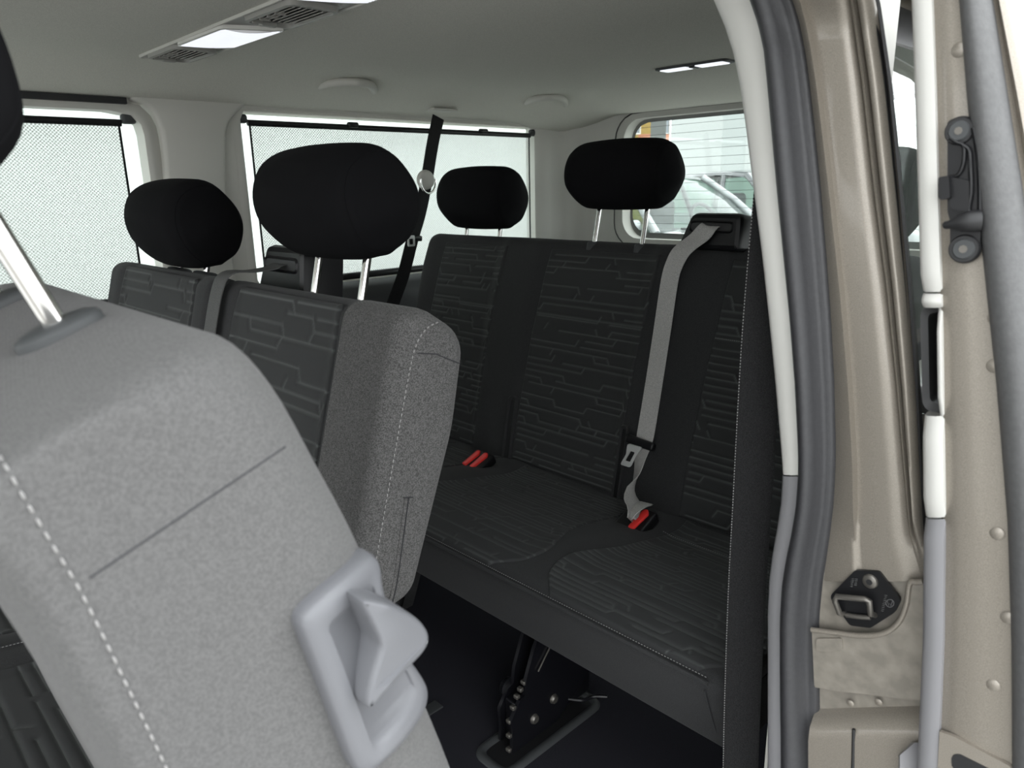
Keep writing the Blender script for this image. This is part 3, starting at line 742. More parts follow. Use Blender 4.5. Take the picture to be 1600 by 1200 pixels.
sub('rib', tube_vf([C3(u, v, 0.008) for (u, v) in spline([(1526, 200), (1533, 240), (1536, 290), (1536, 340)], 4)], 0.0022, 8), 'plastic_black')
sub('hook', plate_vf(fillet([(1476, 277), (1492, 274), (1494, 308), (1480, 312), (1476, 308)], 3, 3), 0.016, C3, 0.003), 'plastic_black')
sub('catch_arm', plate_vf(fillet([(1490, 276), (1520, 282), (1520, 330), (1490, 326)], 4, 3), 0.010, C3, 0.003), 'plastic_black')
sub('buffer', tube_vf([C3(1481, 352, 0.012), C3(1484, 351, 0.012), C3(1490, 350, 0.012), C3(1505, 347, 0.012), C3(1522, 345, 0.011), C3(1536, 344, 0.008)], [0.002, 0.0032, 0.0034, 0.0068, 0.0085, 0.0088], 16), 'rubber_black')

# ================================================================== SEATS
def placer(y0, z0, tilt):
    t = math.radians(tilt); s, c = math.sin(t), math.cos(t)
    return lambda x, b, cc: (x, y0+b*s-cc*c, z0+b*c+cc*s)

def headrest(parent, xc, y, z, tilt, w=0.262, h=0.172, d=0.118, post_len=0.09, post_dx=0.075, post_tilt=12.0, post_r=0.0062, sleeve_up=0.012):
    """headrest cushion centred at (xc,y,z), nodding forward, with two chrome posts going down"""
    pl = placer(y, z, tilt)
    pts = spline([(-h*0.50, -d*0.10), (-h*0.43, d*0.26), (-h*0.15, d*0.47), (h*0.18, d*0.48), (h*0.42, d*0.30), (h*0.5, -d*0.02), (h*0.42, -d*0.32), (h*0.12, -d*0.50), (-h*0.18, -d*0.50), (-h*0.42, -d*0.36), (-h*0.50, -d*0.10)], 5)[:-1]
    pts = [tuple(p) for p in pts]
    def place(x, b, c):
        k = (x-xc)/(w/2)
        b2 = b-0.010*k*k*(-0.3+1.3*smooth01((b+0.06)/0.12))
        xx = xc+(x-xc)*(1-0.15*smooth01((-b/h*2-0.05)/1.0)-0.03*smooth01(b/h*2))
        return pl(xx, b2, c-0.012*k*k)
    R_END, S_END = 0.042, 0.74
    v, f = prof_solid(pts, xc-w/2+0.012, xc+w/2-0.012, R_END, place, 9, 8, dome=0.012, scale_end=S_END)
    hr = mk('headrest', v, f, 'fabric_headrest', parent)
    def ch(nm, vf, m):
        o = mk(nm, *vf, m, None); o.parent = hr; o.matrix_parent_inverse = Matrix.Identity(4); return o
    low = np.array(pl(xc, -h*0.40, -0.008)); t = math.radians(post_tilt); dn = -np.array([0, math.sin(t), math.cos(t)])
    for s in (-1, 1):
        a = low+np.array([s*post_dx, 0, 0]); b = a+dn*(post_len+0.03)
        ch('post', tube_vf([a, b], post_r, 18), 'chrome')['label'] = 'chrome headrest post'
        k = b-dn*sleeve_up
        ch('post_sleeve', tube_vf([k+dn*0.02, k+dn*0.002, k, k-dn*0.002, k-dn*0.0025], [0.0165, 0.0165, 0.0155, 0.012, 0.0085], 28, True, (0.85, 1.5), (0, 1, 0.2)), 'trim_dark')
    cen = np.mean(np.array(pts), 0)
    for s in (-1, 1):
        ring = cen+(np.array(pts)-cen)*0.885
        path = [place(xc+s*(w/2-0.012-R_END*0.165), b, c) for (b, c) in ring]; path.append(path[0])
        ch('seam', tube_vf(path, 0.0008, 5, False), 'fabric_headrest')
    return hr

# ---------------- third-row bench
BY, BZ, BT = 1.335, 0.40, 12.5
bx0, bx1 = -1.905, -0.44
bench = thing('rear_bench', (XC, 1.1, 0.0), 'long black three-place rear bench with a red buckle on its cushion', 'bench seat')
bp = placer(BY, BZ, BT)
inserts = [(-1.83, -1.545), (-1.385, -1.03), (-0.845, -0.50)]
def band(x):
    """1 on the plain bands beside the quilted inserts, 0 on them"""
    k = 1.0
    for (a, b) in inserts: k = min(k, 1-smooth01(min(x-a, b-x)/0.05+0.5))
    return k
def bb_def(x, b, c): return 0.012*band(x)*smooth01((c+0.06)/0.05) - 0.010*smooth01((b-0.5)/0.12)*smooth01((c+0.06)/0.05)
bprof = fillet([(-0.09, -0.015), (0.0, 0.0), (0.35, 0.006), (0.615, -0.012), (0.612, -0.105), (0.3, -0.135), (-0.09, -0.14)], [0.02, 0.2, 0.6, 0.035, 0.03, 0.3, 0.03], 6, 0.04)
v, f = prof_solid([tuple(p) for p in bprof], bx0, bx1, 0.035, bp, 7, 90, bb_def)
mk('backrest', v, f, 'fabric_black', bench)
def bb_surf(x, b, h):
    c = np.interp(b, [-0.09, 0.0, 0.35, 0.6], [-0.015, 0.0, 0.006, -0.011]); return bp(x, b, c+bb_def(x, b, c)+h)
for k, (a, b) in enumerate(inserts):
    fl = 0.012
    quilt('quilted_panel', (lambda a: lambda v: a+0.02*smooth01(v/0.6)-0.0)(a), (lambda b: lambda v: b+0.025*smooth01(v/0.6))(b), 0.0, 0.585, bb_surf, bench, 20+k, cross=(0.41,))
    p = [bb_surf(x, 0.41, 0.0045) for x in np.linspace(a+0.02, b+0.01, 40)]
    if k == 2: stitches(p, 0.003, 0.002, 0.0005).build('stitching', 'stitch_thread', bench)
# slots between the places
for xs in (-1.40, -1.018):
    o_ = fillet([(xs-0.016, -0.02), (xs+0.014, -0.02), (xs+0.014, 0.175), (xs-0.016, 0.175)], [0.004, 0.004, 0.014, 0.014], 6)
    i_ = fillet([(xs-0.008, -0.02), (xs+0.006, -0.02), (xs+0.006, 0.165), (xs-0.008, 0.165)], [0.003, 0.003, 0.0069, 0.0069], 6)
    s3 = lambda a, b, h: bb_surf(a, b, h)
    mk('slot_rim', *ring_panel([(o_, -0.003), (o_, 0.004), (offset_in(by_angle(o_, 90), 0.003), 0.007), (i_, 0.003), (i_, -0.02)], s3, 90), 'fabric_black', bench, angle=50)
    mk('slot', *plate_vf(resample_closed(i_, 40), 0.001, lambda a, b, h: bb_surf(a, b, h+0.0005)), 'rubber_black', bench)  # black plate painting the dark inside of the slot
# cushion
cy0, cy1 = 0.835, 1.40
c_ins = [(-1.80, -1.42), (-1.325, -0.93), (-0.82, -0.47)]
def cush_top(x, y):
    t = (y-cy0)/(cy1-cy0); z = 0.423+0.022*math.sin(math.pi*min(1, t*1.25+0.12))-0.035*t
    k = 1.0
    for (a, b) in c_ins: k = min(k, 1-smooth01(min(x-a, b-x)/0.07+0.5))
    return z+0.008*k*smooth01(t*3)
cprof = fillet([(cy0+0.062, 0.272), (cy1, 0.272), (cy1, 0.395), (cy0+0.3, 0.43), (cy0, 0.423)], [0.02, 0.02, 0.03, 0.3, 0.018], 6, 0.03)
def c_place(x, y, z):
    if z > 0.385:
        zt = np.interp(y, [cy0, cy0+0.3, cy1], [0.423, 0.43, 0.395]); z = z+(cush_top(x, y)-zt)*smooth01((z-0.385)/0.03)
    return (x, y, z)
v, f = prof_solid([tuple(p) for p in cprof], bx0+0.02, bx1+0.0, 0.03, c_place, 6, 80)
mk('cushion', v, f, 'fabric_black', bench)
def c_surf(x, y, h): return (x, y, cush_top(x, y)+h)
def flare(a, side):
    """insert edge: bulges outward near the front and narrows towards the back"""
    def g(y):
        t = (y-cy0)/(cy1-cy0); return a+side*(0.045*math.exp(-((t-0.2)/0.16)**2)-0.03*smooth01((0.12-t)/0.12)+0.02*smooth01((t-0.75)/0.2)-0.01)
    return g
for k, (a, b) in enumerate(c_ins):
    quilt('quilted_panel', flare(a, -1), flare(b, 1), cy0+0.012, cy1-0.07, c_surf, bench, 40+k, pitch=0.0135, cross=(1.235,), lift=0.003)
    if k == 2: stitches([c_surf(x, 1.235, 0.0045) for x in np.linspace(a, b, 40)], 0.003, 0.002, 0.0005).build('stitching', 'stitch_thread', bench)
welt = [(x, cy0+0.0015, cush_top(x, cy0)-0.0045) for x in np.linspace(bx0+0.05, bx1-0.03, 60)]
mk('piping', *tube_vf(welt, 0.003, 8), 'fabric_black', bench)
stitches([np.array(p)+np.array([0, 0.004, 0.006]) for p in welt], 0.0032, 0.0022, 0.0006).build('stitching', 'stitch_thread', bench)
for xs in (-0.475,):
    mk('corner_seam', *tube_vf([(xs, cy0+0.0035, 0.41), (xs, cy0+0.03, 0.345), (xs, cy0+0.06, 0.285)], 0.0012, 6), 'seam_thread', bench)
# buckle pockets with red release buttons
def buckle(x, y, ang, two=False):
    z = cush_top(x, y); M = Matrix.Rotation(ang, 3, 'Z') @ Matrix.Rotation(math.radians(24), 3, 'X')
    e = mk('buckle', *rbox_vf((x, y, z+0.002), (0.074, 0.080, 0.03), 0.008, 3, 1, M), 'plastic_black', bench)
    for k, dx in enumerate((-0.016, 0.014) if two else (0.012,)):
        o = fillet([(-0.009, -0.028), (0.006, -0.03), (0.012, 0.022), (0.004, 0.034), (-0.006, 0.030)], [0.003, 0.004, 0.004, 0.004, 0.004], 4)
        def b3(a, b, h):
            p = M @ Vector((a+dx, b+0.0, 0.0145+h)); return (x+p[0], y+p[1], z+0.002+p[2])
        r_ = mk('release_button', *plate_vf(resample_closed(o, 40), 0.006, b3, 0.002), 'red_plastic', None)
        r_.parent = e; r_.matrix_parent_inverse = Matrix.Identity(4); r_['label'] = 'red release button'
buckle(-1.41, 1.225, 0.0, True); buckle(-0.878, 1.215, 0.0)
# headrests
headrest(bench, -1.690, 1.51, 1.098, -8, post_len=0.03, w=0.31, h=0.185, d=0.135)
headrest(bench, -1.165, 1.51, 1.152, -8, post_len=0.085, w=0.315, h=0.172, d=0.135)
headrest(bench, -0.615, 1.51, 1.098, -8, post_len=0.03, w=0.31, h=0.185, d=0.135)
# belt outlet housing on top of the backrest
def belt_housing(parent, xc, y, z, w, h, d, lean, mname='plastic_black'):
    pl = placer(y, z, lean)
    o = fillet([(xc-w/2-0.012, 0), (xc+w/2+0.004, 0), (xc+w/2, h), (xc-w/2+0.02, h)], [0.004, 0.004, 0.016, 0.02], 6)
    P = resample_closed(o, 80); rings = [(P, -d), (P, -0.012), (offset_in(P, 0.004), -0.003), (offset_in(P, 0.012), 0.0)]
    v = []; f = []; n = len(P)
    for (r_, c) in rings: v += [pl(a, b, c) for (a, b) in r_]
    for i in range(3):
        for k in range(n): f.append((i*n+k, i*n+(k+1) % n, (i+1)*n+(k+1) % n, (i+1)*n+k))
    f.append(tuple(range(n))); f.append(tuple(3*n+k for k in range(n-1, -1, -1)))
    e = mk('belt_outlet', v, f, mname, parent, angle=40)
    sl_ = fillet([(xc-w*0.34, h*0.52), (xc+w*0.36, h*0.52), (xc+w*0.36, h*0.72), (xc-w*0.34, h*0.72)], 0.005, 4)
    k = mk('outlet_slot', *ring_panel([(offset_in(by_angle(sl_, 60), -0.005), 0.0), (offset_in(by_angle(sl_, 60), -0.002), 0.003), (sl_, 0.0015), (sl_, -0.02)], lambda a, b, hh: pl(a, b, hh), 60), mname, None); k.parent = e; k.matrix_parent_inverse = Matrix.Identity(4)
    k = mk('outlet_dark', *plate_vf(resample_closed(sl_, 30), 0.0004, lambda a, b, hh: pl(a, b, hh+0.0004)), 'rubber_black', None); k.parent = e; k.matrix_parent_inverse = Matrix.Identity(4)
    return pl
bh = belt_housing(bench, -0.885, 1.468, 0.985, 0.145, 0.082, 0.10, 8)
# legs: black steel brackets with bolts
def bench_leg(parent, x, y):
    pr = [(y-0.075, 0.012), (y+0.06, 0.012), (y+0.20, 0.10), (y+0.21, 0.27), (y+0.03, 0.275), (y-0.005, 0.225), (y-0.03, 0.165), (y-0.035, 0.13), (y-0.05, 0.125), (y-0.075, 0.09), (y-0.072, 0.05)]
    leg = mk('leg', *plate_vf(pr, 0.008, lambda a, b, h: (x+0.022-h, a, b), 0.0), 'metal_black', parent, angle=30)
    def ch(name, vf, m): 
        o = mk(name, *vf, m, None, True, 40); o.parent = leg; o.matrix_parent_inverse = Matrix.Identity(4); return o
    ch('side_plate', plate_vf([(p[0]+0.01, p[1]) for p in pr], 0.008, lambda a, b, h: (x-0.03+h, a, b)), 'metal_black')
    ch('spacer', box_vf(x-0.022, x+0.014, y-0.05, y+0.18, 0.02, 0.11, 0.004), 'metal_black')
    for (yy, zz, r_) in [(y-0.01, 0.06, 0.011), (y+0.05, 0.075, 0.011), (y+0.075, 0.2, 0.016)]:
        ch('bolt', disc_vf((x+0.022, yy, zz), (1, 0, 0), r_, 0.007, 20, r_*0.85, 0.002), 'bolt_steel')
    ch('bolt', disc_vf((x-0.03, y-0.03, 0.12), (-1, 0, 0), 0.02, 0.012, 20, 0.018, 0.002), 'metal_black')
    for k in range(7):
        t = k/6; yy = np.interp(t, [0, .35, .6, 1], [y-0.076, y-0.073, y-0.055, y-0.03]); zz = np.interp(t, [0, .35, .6, 1], [0.02, 0.09, 0.128, 0.155])
        ch('tooth', rbox_vf((x+0.014, yy, zz), (0.012, 0.010, 0.009), 0.0025, 2), 'bolt_steel')
    ch('release_rod', tube_vf(spline([(x+0.02, y+0.10, 0.045), (x+0.05, y+0.115, 0.05), (x+0.075, y+0.12, 0.07), (x+0.10, y+0.135, 0.075)], 6), 0.004, 8), 'metal_black')
    ch('edge_rod', tube_vf([(x+0.026, y+0.0, 0.17), (x+0.024, y+0.085, 0.26)], 0.0018, 6), 'bolt_steel')
    return leg
LX, LY = -0.935, 0.935
bench_leg(bench, LX, LY); bench_leg(bench, -1.62, LY)
# loop strap and lever under the bench
mk('pull_strap', *strip_vf([np.array((-1.30, 0.92, 0.30)), np.array((-1.30, 0.90, 0.24)), np.array((-1.298, 0.885, 0.195)), np.array((-1.285, 0.872, 0.18)), np.array((-1.27, 0.875, 0.195)), np.array((-1.268, 0.89, 0.24)), np.array((-1.275, 0.915, 0.29))], (0.25, 1, 0.1), 0.026), 'webbing_black', bench)
mk('lever_rod', *tube_vf(spline([(-1.36, 0.92, 0.11), (-1.33, 0.885, 0.10), (-1.27, 0.88, 0.108), (-1.22, 0.885, 0.116)], 5), 0.005, 8), 'steel', bench)
mk('under_frame', *box_vf(-1.80, -0.55, 1.0, 1.30, 0.235, 0.273, 0.01), 'metal_black', bench)

# floor wells round the bench legs
def well(x, y):
    o = rect(x-0.055, x+0.055, y-0.115, y+0.20, 0.035); 
    e = mk('floor_socket', *ring_panel([(o, 0.0), (offset_in(by_angle(o, 80), 0.004), 0.006), (offset_in(by_angle(o, 80), 0.014), 0.007), (offset_in(by_angle(o, 80), 0.022), 0.001)], lambda a, b, h: (a, b, h), 80), 'trim_dark', floor)
    k = mk('socket_base', *plate_vf(offset_in(by_angle(o, 60), 0.02), 0.001, lambda a, b, h: (a, b, h+0.0005)), 'rubber_black', None); k.parent = e; k.matrix_parent_inverse = Matrix.Identity(4)
well(LX, LY-0.01); well(-1.62, LY-0.01)
mk('floor_rail', *box_vf(-1.165, -1.135, 0.45, 0.86, 0.0, 0.004, 0.0015), 'trim_dark', floor)

# ---------------- second-row two-place seat
SY, SZ, ST = 0.358, 0.42, 16.0
sp = placer(SY, SZ, ST)
dbl = thing('double_seat', (-1.3, 0.2, 0.0), 'black two-place seat with grey side panel in the middle row', 'double seat')
sprof = fillet([(0.255, 0.0), (0.607, 0.0), (0.573, -0.10), (0.45, -0.108), (0.228, -0.088), (0.205, -0.045)], [0.05, 0.030, 0.045, 0.3, 0.035, 0.035], 6, 0.035)
def s_def_factory(a, b):
    def g(x, bb, c):
        k = 1-smooth01(min(x-a, b-x)/0.05+0.5); return 0.010*k*smooth01((c+0.05)/0.05)
    return g
def second_back(x0, x1, ins, seed, near):
    de = s_def_factory(*ins)
    v, f = prof_solid([tuple(p) for p in sprof], x0, x1, 0.022, sp, 7, 50, de)
    o = mk('backrest', v, f, 'fabric_black', dbl)
    surf = lambda x, b, h: sp(x, b, de(x, b, 0.0)+h)
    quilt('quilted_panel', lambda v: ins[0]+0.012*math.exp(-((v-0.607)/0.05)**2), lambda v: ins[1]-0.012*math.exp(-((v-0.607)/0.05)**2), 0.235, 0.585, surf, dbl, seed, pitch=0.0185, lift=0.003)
    return o, surf
DX = -0.715
bR, sfR = second_back(-1.235, DX, (-1.17, -0.85), 61, True)
bL, sfL = second_back(-1.80, -1.262, (-1.72, -1.33), 62, False)
# grey side covering of the near backrest: bolster front, side, back edge
n_cover = MB()
cov = [tuple(p) for p in sprof]
sd_out = offset_in(cov, -0.0015)
def cover_solid():
    x0, x1, r = -0.838, DX+0.003, 0.023
    st = [(x0, 0.0), (x0+0.03, 0.0), (x0+0.06, 0.0)]
    for k in range(7, -1, -1):
        th = math.pi/2*k/7; st.append((x1-r*(1-math.cos(th)), r*(1-math.sin(th))))
    de = s_def_factory(-1.17, -0.85); v = []; f = []; P = offset_in(cov, -0.0022); n = len(P); cen = np.mean(P, 0)
    rings = [(x, offset_in([tuple(q) for q in P], d) if d > 0 else P) for (x, d) in st]
    e = rings[-1][1]; rings.append((x1+0.0005, offset_in(e, 0.004)))
    for (x, ring) in rings:
        for (b, c) in ring: v.append(sp(x, b, c+de(x, b, c)))
    for i in range(len(rings)-1):
        for k in range(n): f.append((i*n+k, i*n+(k+1) % n, (i+1)*n+(k+1) % n, (i+1)*n+k))
    f.append(tuple((len(rings)-1)*n+k for k in range(n)))
    return v, f
mk('side_cover', *cover_solid(), 'fabric_grey', dbl)
xs_ = DX+0.0035
edge = spline([(0.24, -0.012), (0.35, -0.012), (0.50, -0.013), (0.55, -0.016), (0.574, -0.028), (0.585, -0.045)], 8)
def side_pt(b, c): return np.array(sp(xs_, b, c))
stitches([np.array(sp(DX+0.0037, b, c)) for (b, c) in edge], 0.0042, 0.003, 0.0009).build('stitching', 'stitch_thread', dbl)
mk('seam', *tube_vf([side_pt(0.543, -0.022), side_pt(0.545, -0.05), side_pt(0.537, -0.092)], 0.0009, 6), 'seam_thread', dbl)
zp = [side_pt(0.36, -0.045), side_pt(0.30, -0.048), side_pt(0.25, -0.05), side_pt(0.222, -0.048)]
mk('side_zip', *strip_vf(spline(zp, 5), (0, 1, 0), 0.011, 0.002, 2), 'fabric_grey', dbl)
mk('side_zip_seam', *tube_vf(spline([p+np.array([0.0018, 0, 0]) for p in zp], 5), 0.0009, 6), 'seam_thread', dbl)
mk('zip_stop', *tube_vf([side_pt(0.361, -0.037), side_pt(0.361, -0.053)], 0.001, 6), 'seam_thread', dbl)
headrest(dbl, -0.975, 0.575, 1.112, -14, post_len=0.075, w=0.297, h=0.163, d=0.13, post_dx=0.066, post_tilt=14)
headrest(dbl, -1.515, 0.560, 1.072, -14, post_len=0.01, w=0.30, h=0.172, d=0.135, post_dx=0.066, post_tilt=14)
dh = belt_housing(dbl, -1.195, 0.598, 0.956, 0.155, 0.086, 0.075, 8)
# lower part of the backrests, behind the cushion
for (a, b) in ((-1.785, -1.275), (-1.225, -0.80)):
    lp_ = fillet([(-0.03, -0.004), (0.25, -0.006), (0.25, -0.08), (-0.03, -0.09)], 0.015, 4, 0.05)
    mk('lower_back', *prof_solid([tuple(q) for q in lp_], a, b, 0.012, sp, 4, 6), 'fabric_black', dbl)
# cushion of the two-place seat
dy0, dy1 = -0.16, 0.37
d_ins = [(-1.74, -1.33), (-1.215, -0.875)]
def d_top(x, y):
    t = (y-dy0)/(dy1-dy0); z = 0.44+0.02*math.sin(math.pi*min(1, t*1.2+0.12))-0.02*t; k = 1.0
    for (a, b) in d_ins: k = min(k, 1-smooth01(min(x-a, b-x)/0.05+0.5))
    return z+0.014*k
def d_place(x, y, z):
    if z > 0.39: z += (d_top(x, y)-np.interp(y, [dy0, dy0+0.3, dy1], [0.44, 0.452, 0.42]))*smooth01((z-0.39)/0.03)
    return (x, y, z)
dprof = fillet([(dy0+0.05, 0.29), (dy1, 0.29), (dy1, 0.42), (dy0+0.3, 0.452), (dy0, 0.44)], [0.02, 0.02, 0.03, 0.3, 0.02], 6, 0.03)
v, f = prof_solid([tuple(p) for p in dprof], -1.80, -0.80, 0.03, d_place, 6, 60)
mk('cushion', v, f, 'fabric_black', dbl)
d_surf = lambda x, y, h: (x, y, d_top(x, y)+h)
for k, (a, b) in enumerate(d_ins):
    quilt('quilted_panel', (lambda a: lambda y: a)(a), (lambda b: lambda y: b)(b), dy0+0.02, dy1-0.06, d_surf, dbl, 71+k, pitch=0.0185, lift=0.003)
mk('divider_seam', *tube_vf([d_surf(-1.272, y, 0.001) for y in np.linspace(dy0+0.02, dy1-0.02, 20)], 0.002, 6), 'seam_thread', dbl)
stitches([d_surf(-1.2685, y, 0.0025) for y in np.linspace(dy0+0.02, dy1-0.02, 30)], 0.003, 0.002, 0.0006).build('stitching', 'stitch_thread', dbl)
# seat frame, recliner and legs
mk('recliner', *plate_vf(fillet([(0.27, 0.30), (0.40, 0.30), (0.46, 0.42), (0.50, 0.60), (0.42, 0.64), (0.33, 0.48)], 0.02, 4), 0.02, lambda a, b, h: (-0.80+h, a, b), 0.003), 'metal_black', dbl, angle=40)
for xx in (-0.90, -1.68):
    for yy in (-0.08, 0.27):
        mk('leg', *box_vf(xx-0.022, xx+0.022, yy-0.04, yy+0.04, 0.0, 0.293, 0.008), 'metal_black', dbl)

# ---------------- foreground single seat, tipped forward beside the door
FX = -0.34; fx0 = -0.78
fg = thing('single_seat', (-0.56, 0.1, 0.0), 'large grey backrest tipped forward in the foreground with a grey lever handle', 'seat')
f_side = [(0.034, 1.012), (0.052, 1.026), (0.082, 1.037), (0.108, 1.034), (0.128, 1.015), (0.142, 0.985), (0.160, 0.935), (0.183, 0.860), (0.212, 0.760), (0.243, 0.650), (0.232, 0.632), (0.19, 0.628), (0.145, 0.634), (0.121, 0.662), (0.1005, 0.745), (0.0765, 0.855), (0.054, 0.958), (0.040, 1.000)]
f_mid = [(0.018, 1.012), (0.048, 1.032), (0.088, 1.048), (0.126, 1.061), (0.158, 1.056), (0.181, 1.027), (0.203, 0.975), (0.228, 0.911), (0.262, 0.800), (0.298, 0.672), (0.290, 0.625), (0.20, 0.615), (0.125, 0.622), (0.104, 0.655), (0.0855, 0.745), (0.0615, 0.855), (0.038, 0.950), (0.022, 0.990)]
FS, FM = np.array(spline(f_side+[f_side[0]], 4)[:-1]), np.array(spline(f_mid+[f_mid[0]], 4)[:-1])
def fg_back():
    st = []; R1 = 0.055
    for k in range(13):
        th = math.pi/2*k/12; st.append((FX-R1*(1-math.cos(th)), math.sin(th)))
    right = list(st); left = [(fx0+FX-x, k) for (x, k) in reversed(right)]
    mids = [(x, 1.0) for x in np.linspace(FX-R1, fx0+R1, 14)[1:-1]]
    sts = right+mids+left; v = []; f = []; n = len(FS); fc = FS.mean(0)
    rings = [(FX, offset_in(FS, 0.006))]+[(x, FS+(FM-FS)*k) for (x, k) in sts]+[(fx0, offset_in(FS, 0.006))]
    for (x, r_) in rings: v += [(x, y, z) for (y, z) in r_]
    for i in range(len(rings)-1):
        for k in range(n): f.append((i*n+k, i*n+(k+1) % n, (i+1)*n+(k+1) % n, (i+1)*n+k))
    f.append(tuple(range(n-1, -1, -1))); f.append(tuple((len(rings)-1)*n+k for k in range(n)))
    return v, f
v, f = fg_back()
fgb = mk('backrest', v, f, 'fabric_grey_soft', fg, True, 75)
from mathutils.bvhtree import BVHTree
fg_tree = BVHTree.FromPolygons([tuple(q.co) for q in fgb.data.vertices], [tuple(p.vertices) for p in fgb.data.polygons])
def on_fg(u, v, h=0.0, fall=None):
    d = ray(u, v); d = d/np.linalg.norm(d); hit = fg_tree.ray_cast(Vector(CC), Vector(d))
    if hit[0] is None: return fall
    nn = np.array(hit[1]); nn = nn if nn@d < 0 else -nn
    return np.array(hit[0])+nn*h
# seams and stitching on the side panel
def fgs(u, v, h=0.0006):
    q = on_fg(u, v, h); return q if q is not None else px(u, v, FX)
st_path = [fgs(u, v) for (u, v) in spline([(-40, 640), (-14, 690), (6, 722), (30, 765), (80, 848), (130, 932), (200, 1075), (262, 1205), (300, 1290)], 8)]
stitches(st_path, 0.0042, 0.0028, 0.0007).build('stitching', 'stitch_thread', fg)
mk('seam', *tube_vf([fgs(u, v, -0.0002) for (u, v) in np.linspace((140, 903), (446, 698), 24)], 0.00065, 6), 'seam_thread', fg)
# headrest with posts on the tipped backrest
fp = placer(0.106, 1.054, -20)
def fg_headrest():
    xc, w, h, d = -0.56, 0.262, 0.17, 0.12
    cpos = fp(xc, 0.080+h/2, 0.024)
    return headrest(fg, xc, cpos[1], cpos[2], -32, w, h, d, post_len=0.085, post_dx=0.082, post_tilt=-20, post_r=0.0066, sleeve_up=0.021)
fg_headrest()
# lever handle: bezel wrapping the rear edge, recess and pull lever
def xdepth(u, v):
    ue = 540+(v-830)*0.405; t = max(0.0, u-(ue-110)); return FX-0.0000014*t*t
def H3(a, b, h): return px(a, b, xdepth(a, b))+np.array([h, 0, 0])
b_out = [(456, 963), (464, 946), (498, 914), (530, 887), (561, 862), (573, 861), (580, 870), (583, 900), (596, 950), (622, 1010), (650, 1052), (657, 1075), (649, 1105), (620, 1146), (585, 1180), (562, 1197), (547, 1196), (535, 1178), (505, 1100), (478, 1030), (459, 982)]
b_in = [(500, 972), (503, 960), (522, 942), (545, 920), (561, 905), (567, 905), (571, 912), (578, 935), (590, 970), (606, 1010), (628, 1050), (636, 1072), (630, 1096), (608, 1128), (588, 1150), (578, 1158), (570, 1156), (564, 1146), (545, 1095), (522, 1032), (503, 984)]
def closed_spline(P, n=5):
    Q = [np.array(p, float) for p in P]; m = len(Q); out = []
    for i in range(m):
        a, b, c, d = Q[i-1], Q[i], Q[(i+1) % m], Q[(i+2) % m]
        for k in range(n):
            t = k/n; out.append(0.5*((2*b)+(c-a)*t+(2*a-5*b+4*c-d)*t*t+(3*b-a-3*c+d)*t**3))
    return np.array(out)
BO, BI = closed_spline(b_out), closed_spline(b_in)
rings = [(BO, -0.004), (BO, 0.004), (BO+(BI-BO)*0.08, 0.0085), (BO+(BI-BO)*0.2, 0.0108), (BO+(BI-BO)*0.72, 0.0116), (BO+(BI-BO)*0.92, 0.0105), (BI, 0.0105), (BI+(BI.mean(0)-BI)*0.05, 0.0085)]
v = []; f = []; n = len(BO)
for (r_, h) in rings: v += [H3(a, b, h) for (a, b) in r_]
for i in range(len(rings)-1):
    for k in range(n): f.append((i*n+k, i*n+(k+1) % n, (i+1)*n+(k+1) % n, (i+1)*n+k))
f.append(tuple((len(rings)-1)*n+k for k in range(n)))
handle = mk('lever_bezel', v, f, 'handle_grey', fg, angle=60)
handle['label'] = 'light grey plastic bezel of the tilt lever'
ltop = [(560, 936), (592, 938), (628, 951), (655, 970), (666, 990), (661, 1012), (634, 1042), (600, 1076), (576, 1103), (568, 1096), (574, 1062), (587, 1018), (588, 1000), (574, 968)]
LP = resample_closed(closed_spline(ltop, 5), 80); n = len(LP)
def L3(a, b, h): return px(a, b, FX+0.018-0.020*max(0.0, (a-600)/70.0))+np.array([h, 0, 0])
rings = [(LP, -0.026), (LP, 0.0), (offset_in(LP, 2.0), 0.003), (offset_in(LP, 5.0), 0.0042), (offset_in(LP, 8.0), 0.0042)]
v = []; f = []
for (r_, h) in rings: v += [L3(a, b, h) for (a, b) in r_]
for i in range(len(rings)-1):
    for k in range(n): f.append((i*n+k, i*n+(k+1) % n, (i+1)*n+(k+1) % n, (i+1)*n+k))
f.append(tuple(range(n-1, -1, -1))); f.append(tuple((len(rings)-1)*n+k for k in range(n)))
lv = mk('lever', v, f, 'handle_grey', None, True, 60); lv.parent = handle; lv.matrix_parent_inverse = Matrix.Identity(4)
# seat base of the single seat
v, f = prof_solid([tuple(p) for p in fillet([(-0.27, 0.30), (0.20, 0.30), (0.22, 0.42), (0.0, 0.46), (-0.30, 0.44)], 0.03, 6, 0.03)], -0.775, -0.36, 0.03, lambda x, y, z: (x, y, z), 6, 10)
mk('cushion', v, f, 'fabric_black', fg)
for xx in (-0.72, -0.40):
    mk('hinge_arm', *tube_vf([(xx, 0.16, 0.38), (xx, 0.21, 0.50), (xx, 0.205, 0.66)], 0.018, 8), 'metal_black', fg)
    for yy in (-0.2, 0.15):
        mk('leg', *box_vf(xx-0.02, xx+0.02, yy-0.035, yy+0.035, 0.0, 0.303, 0.008), 'metal_black', fg)

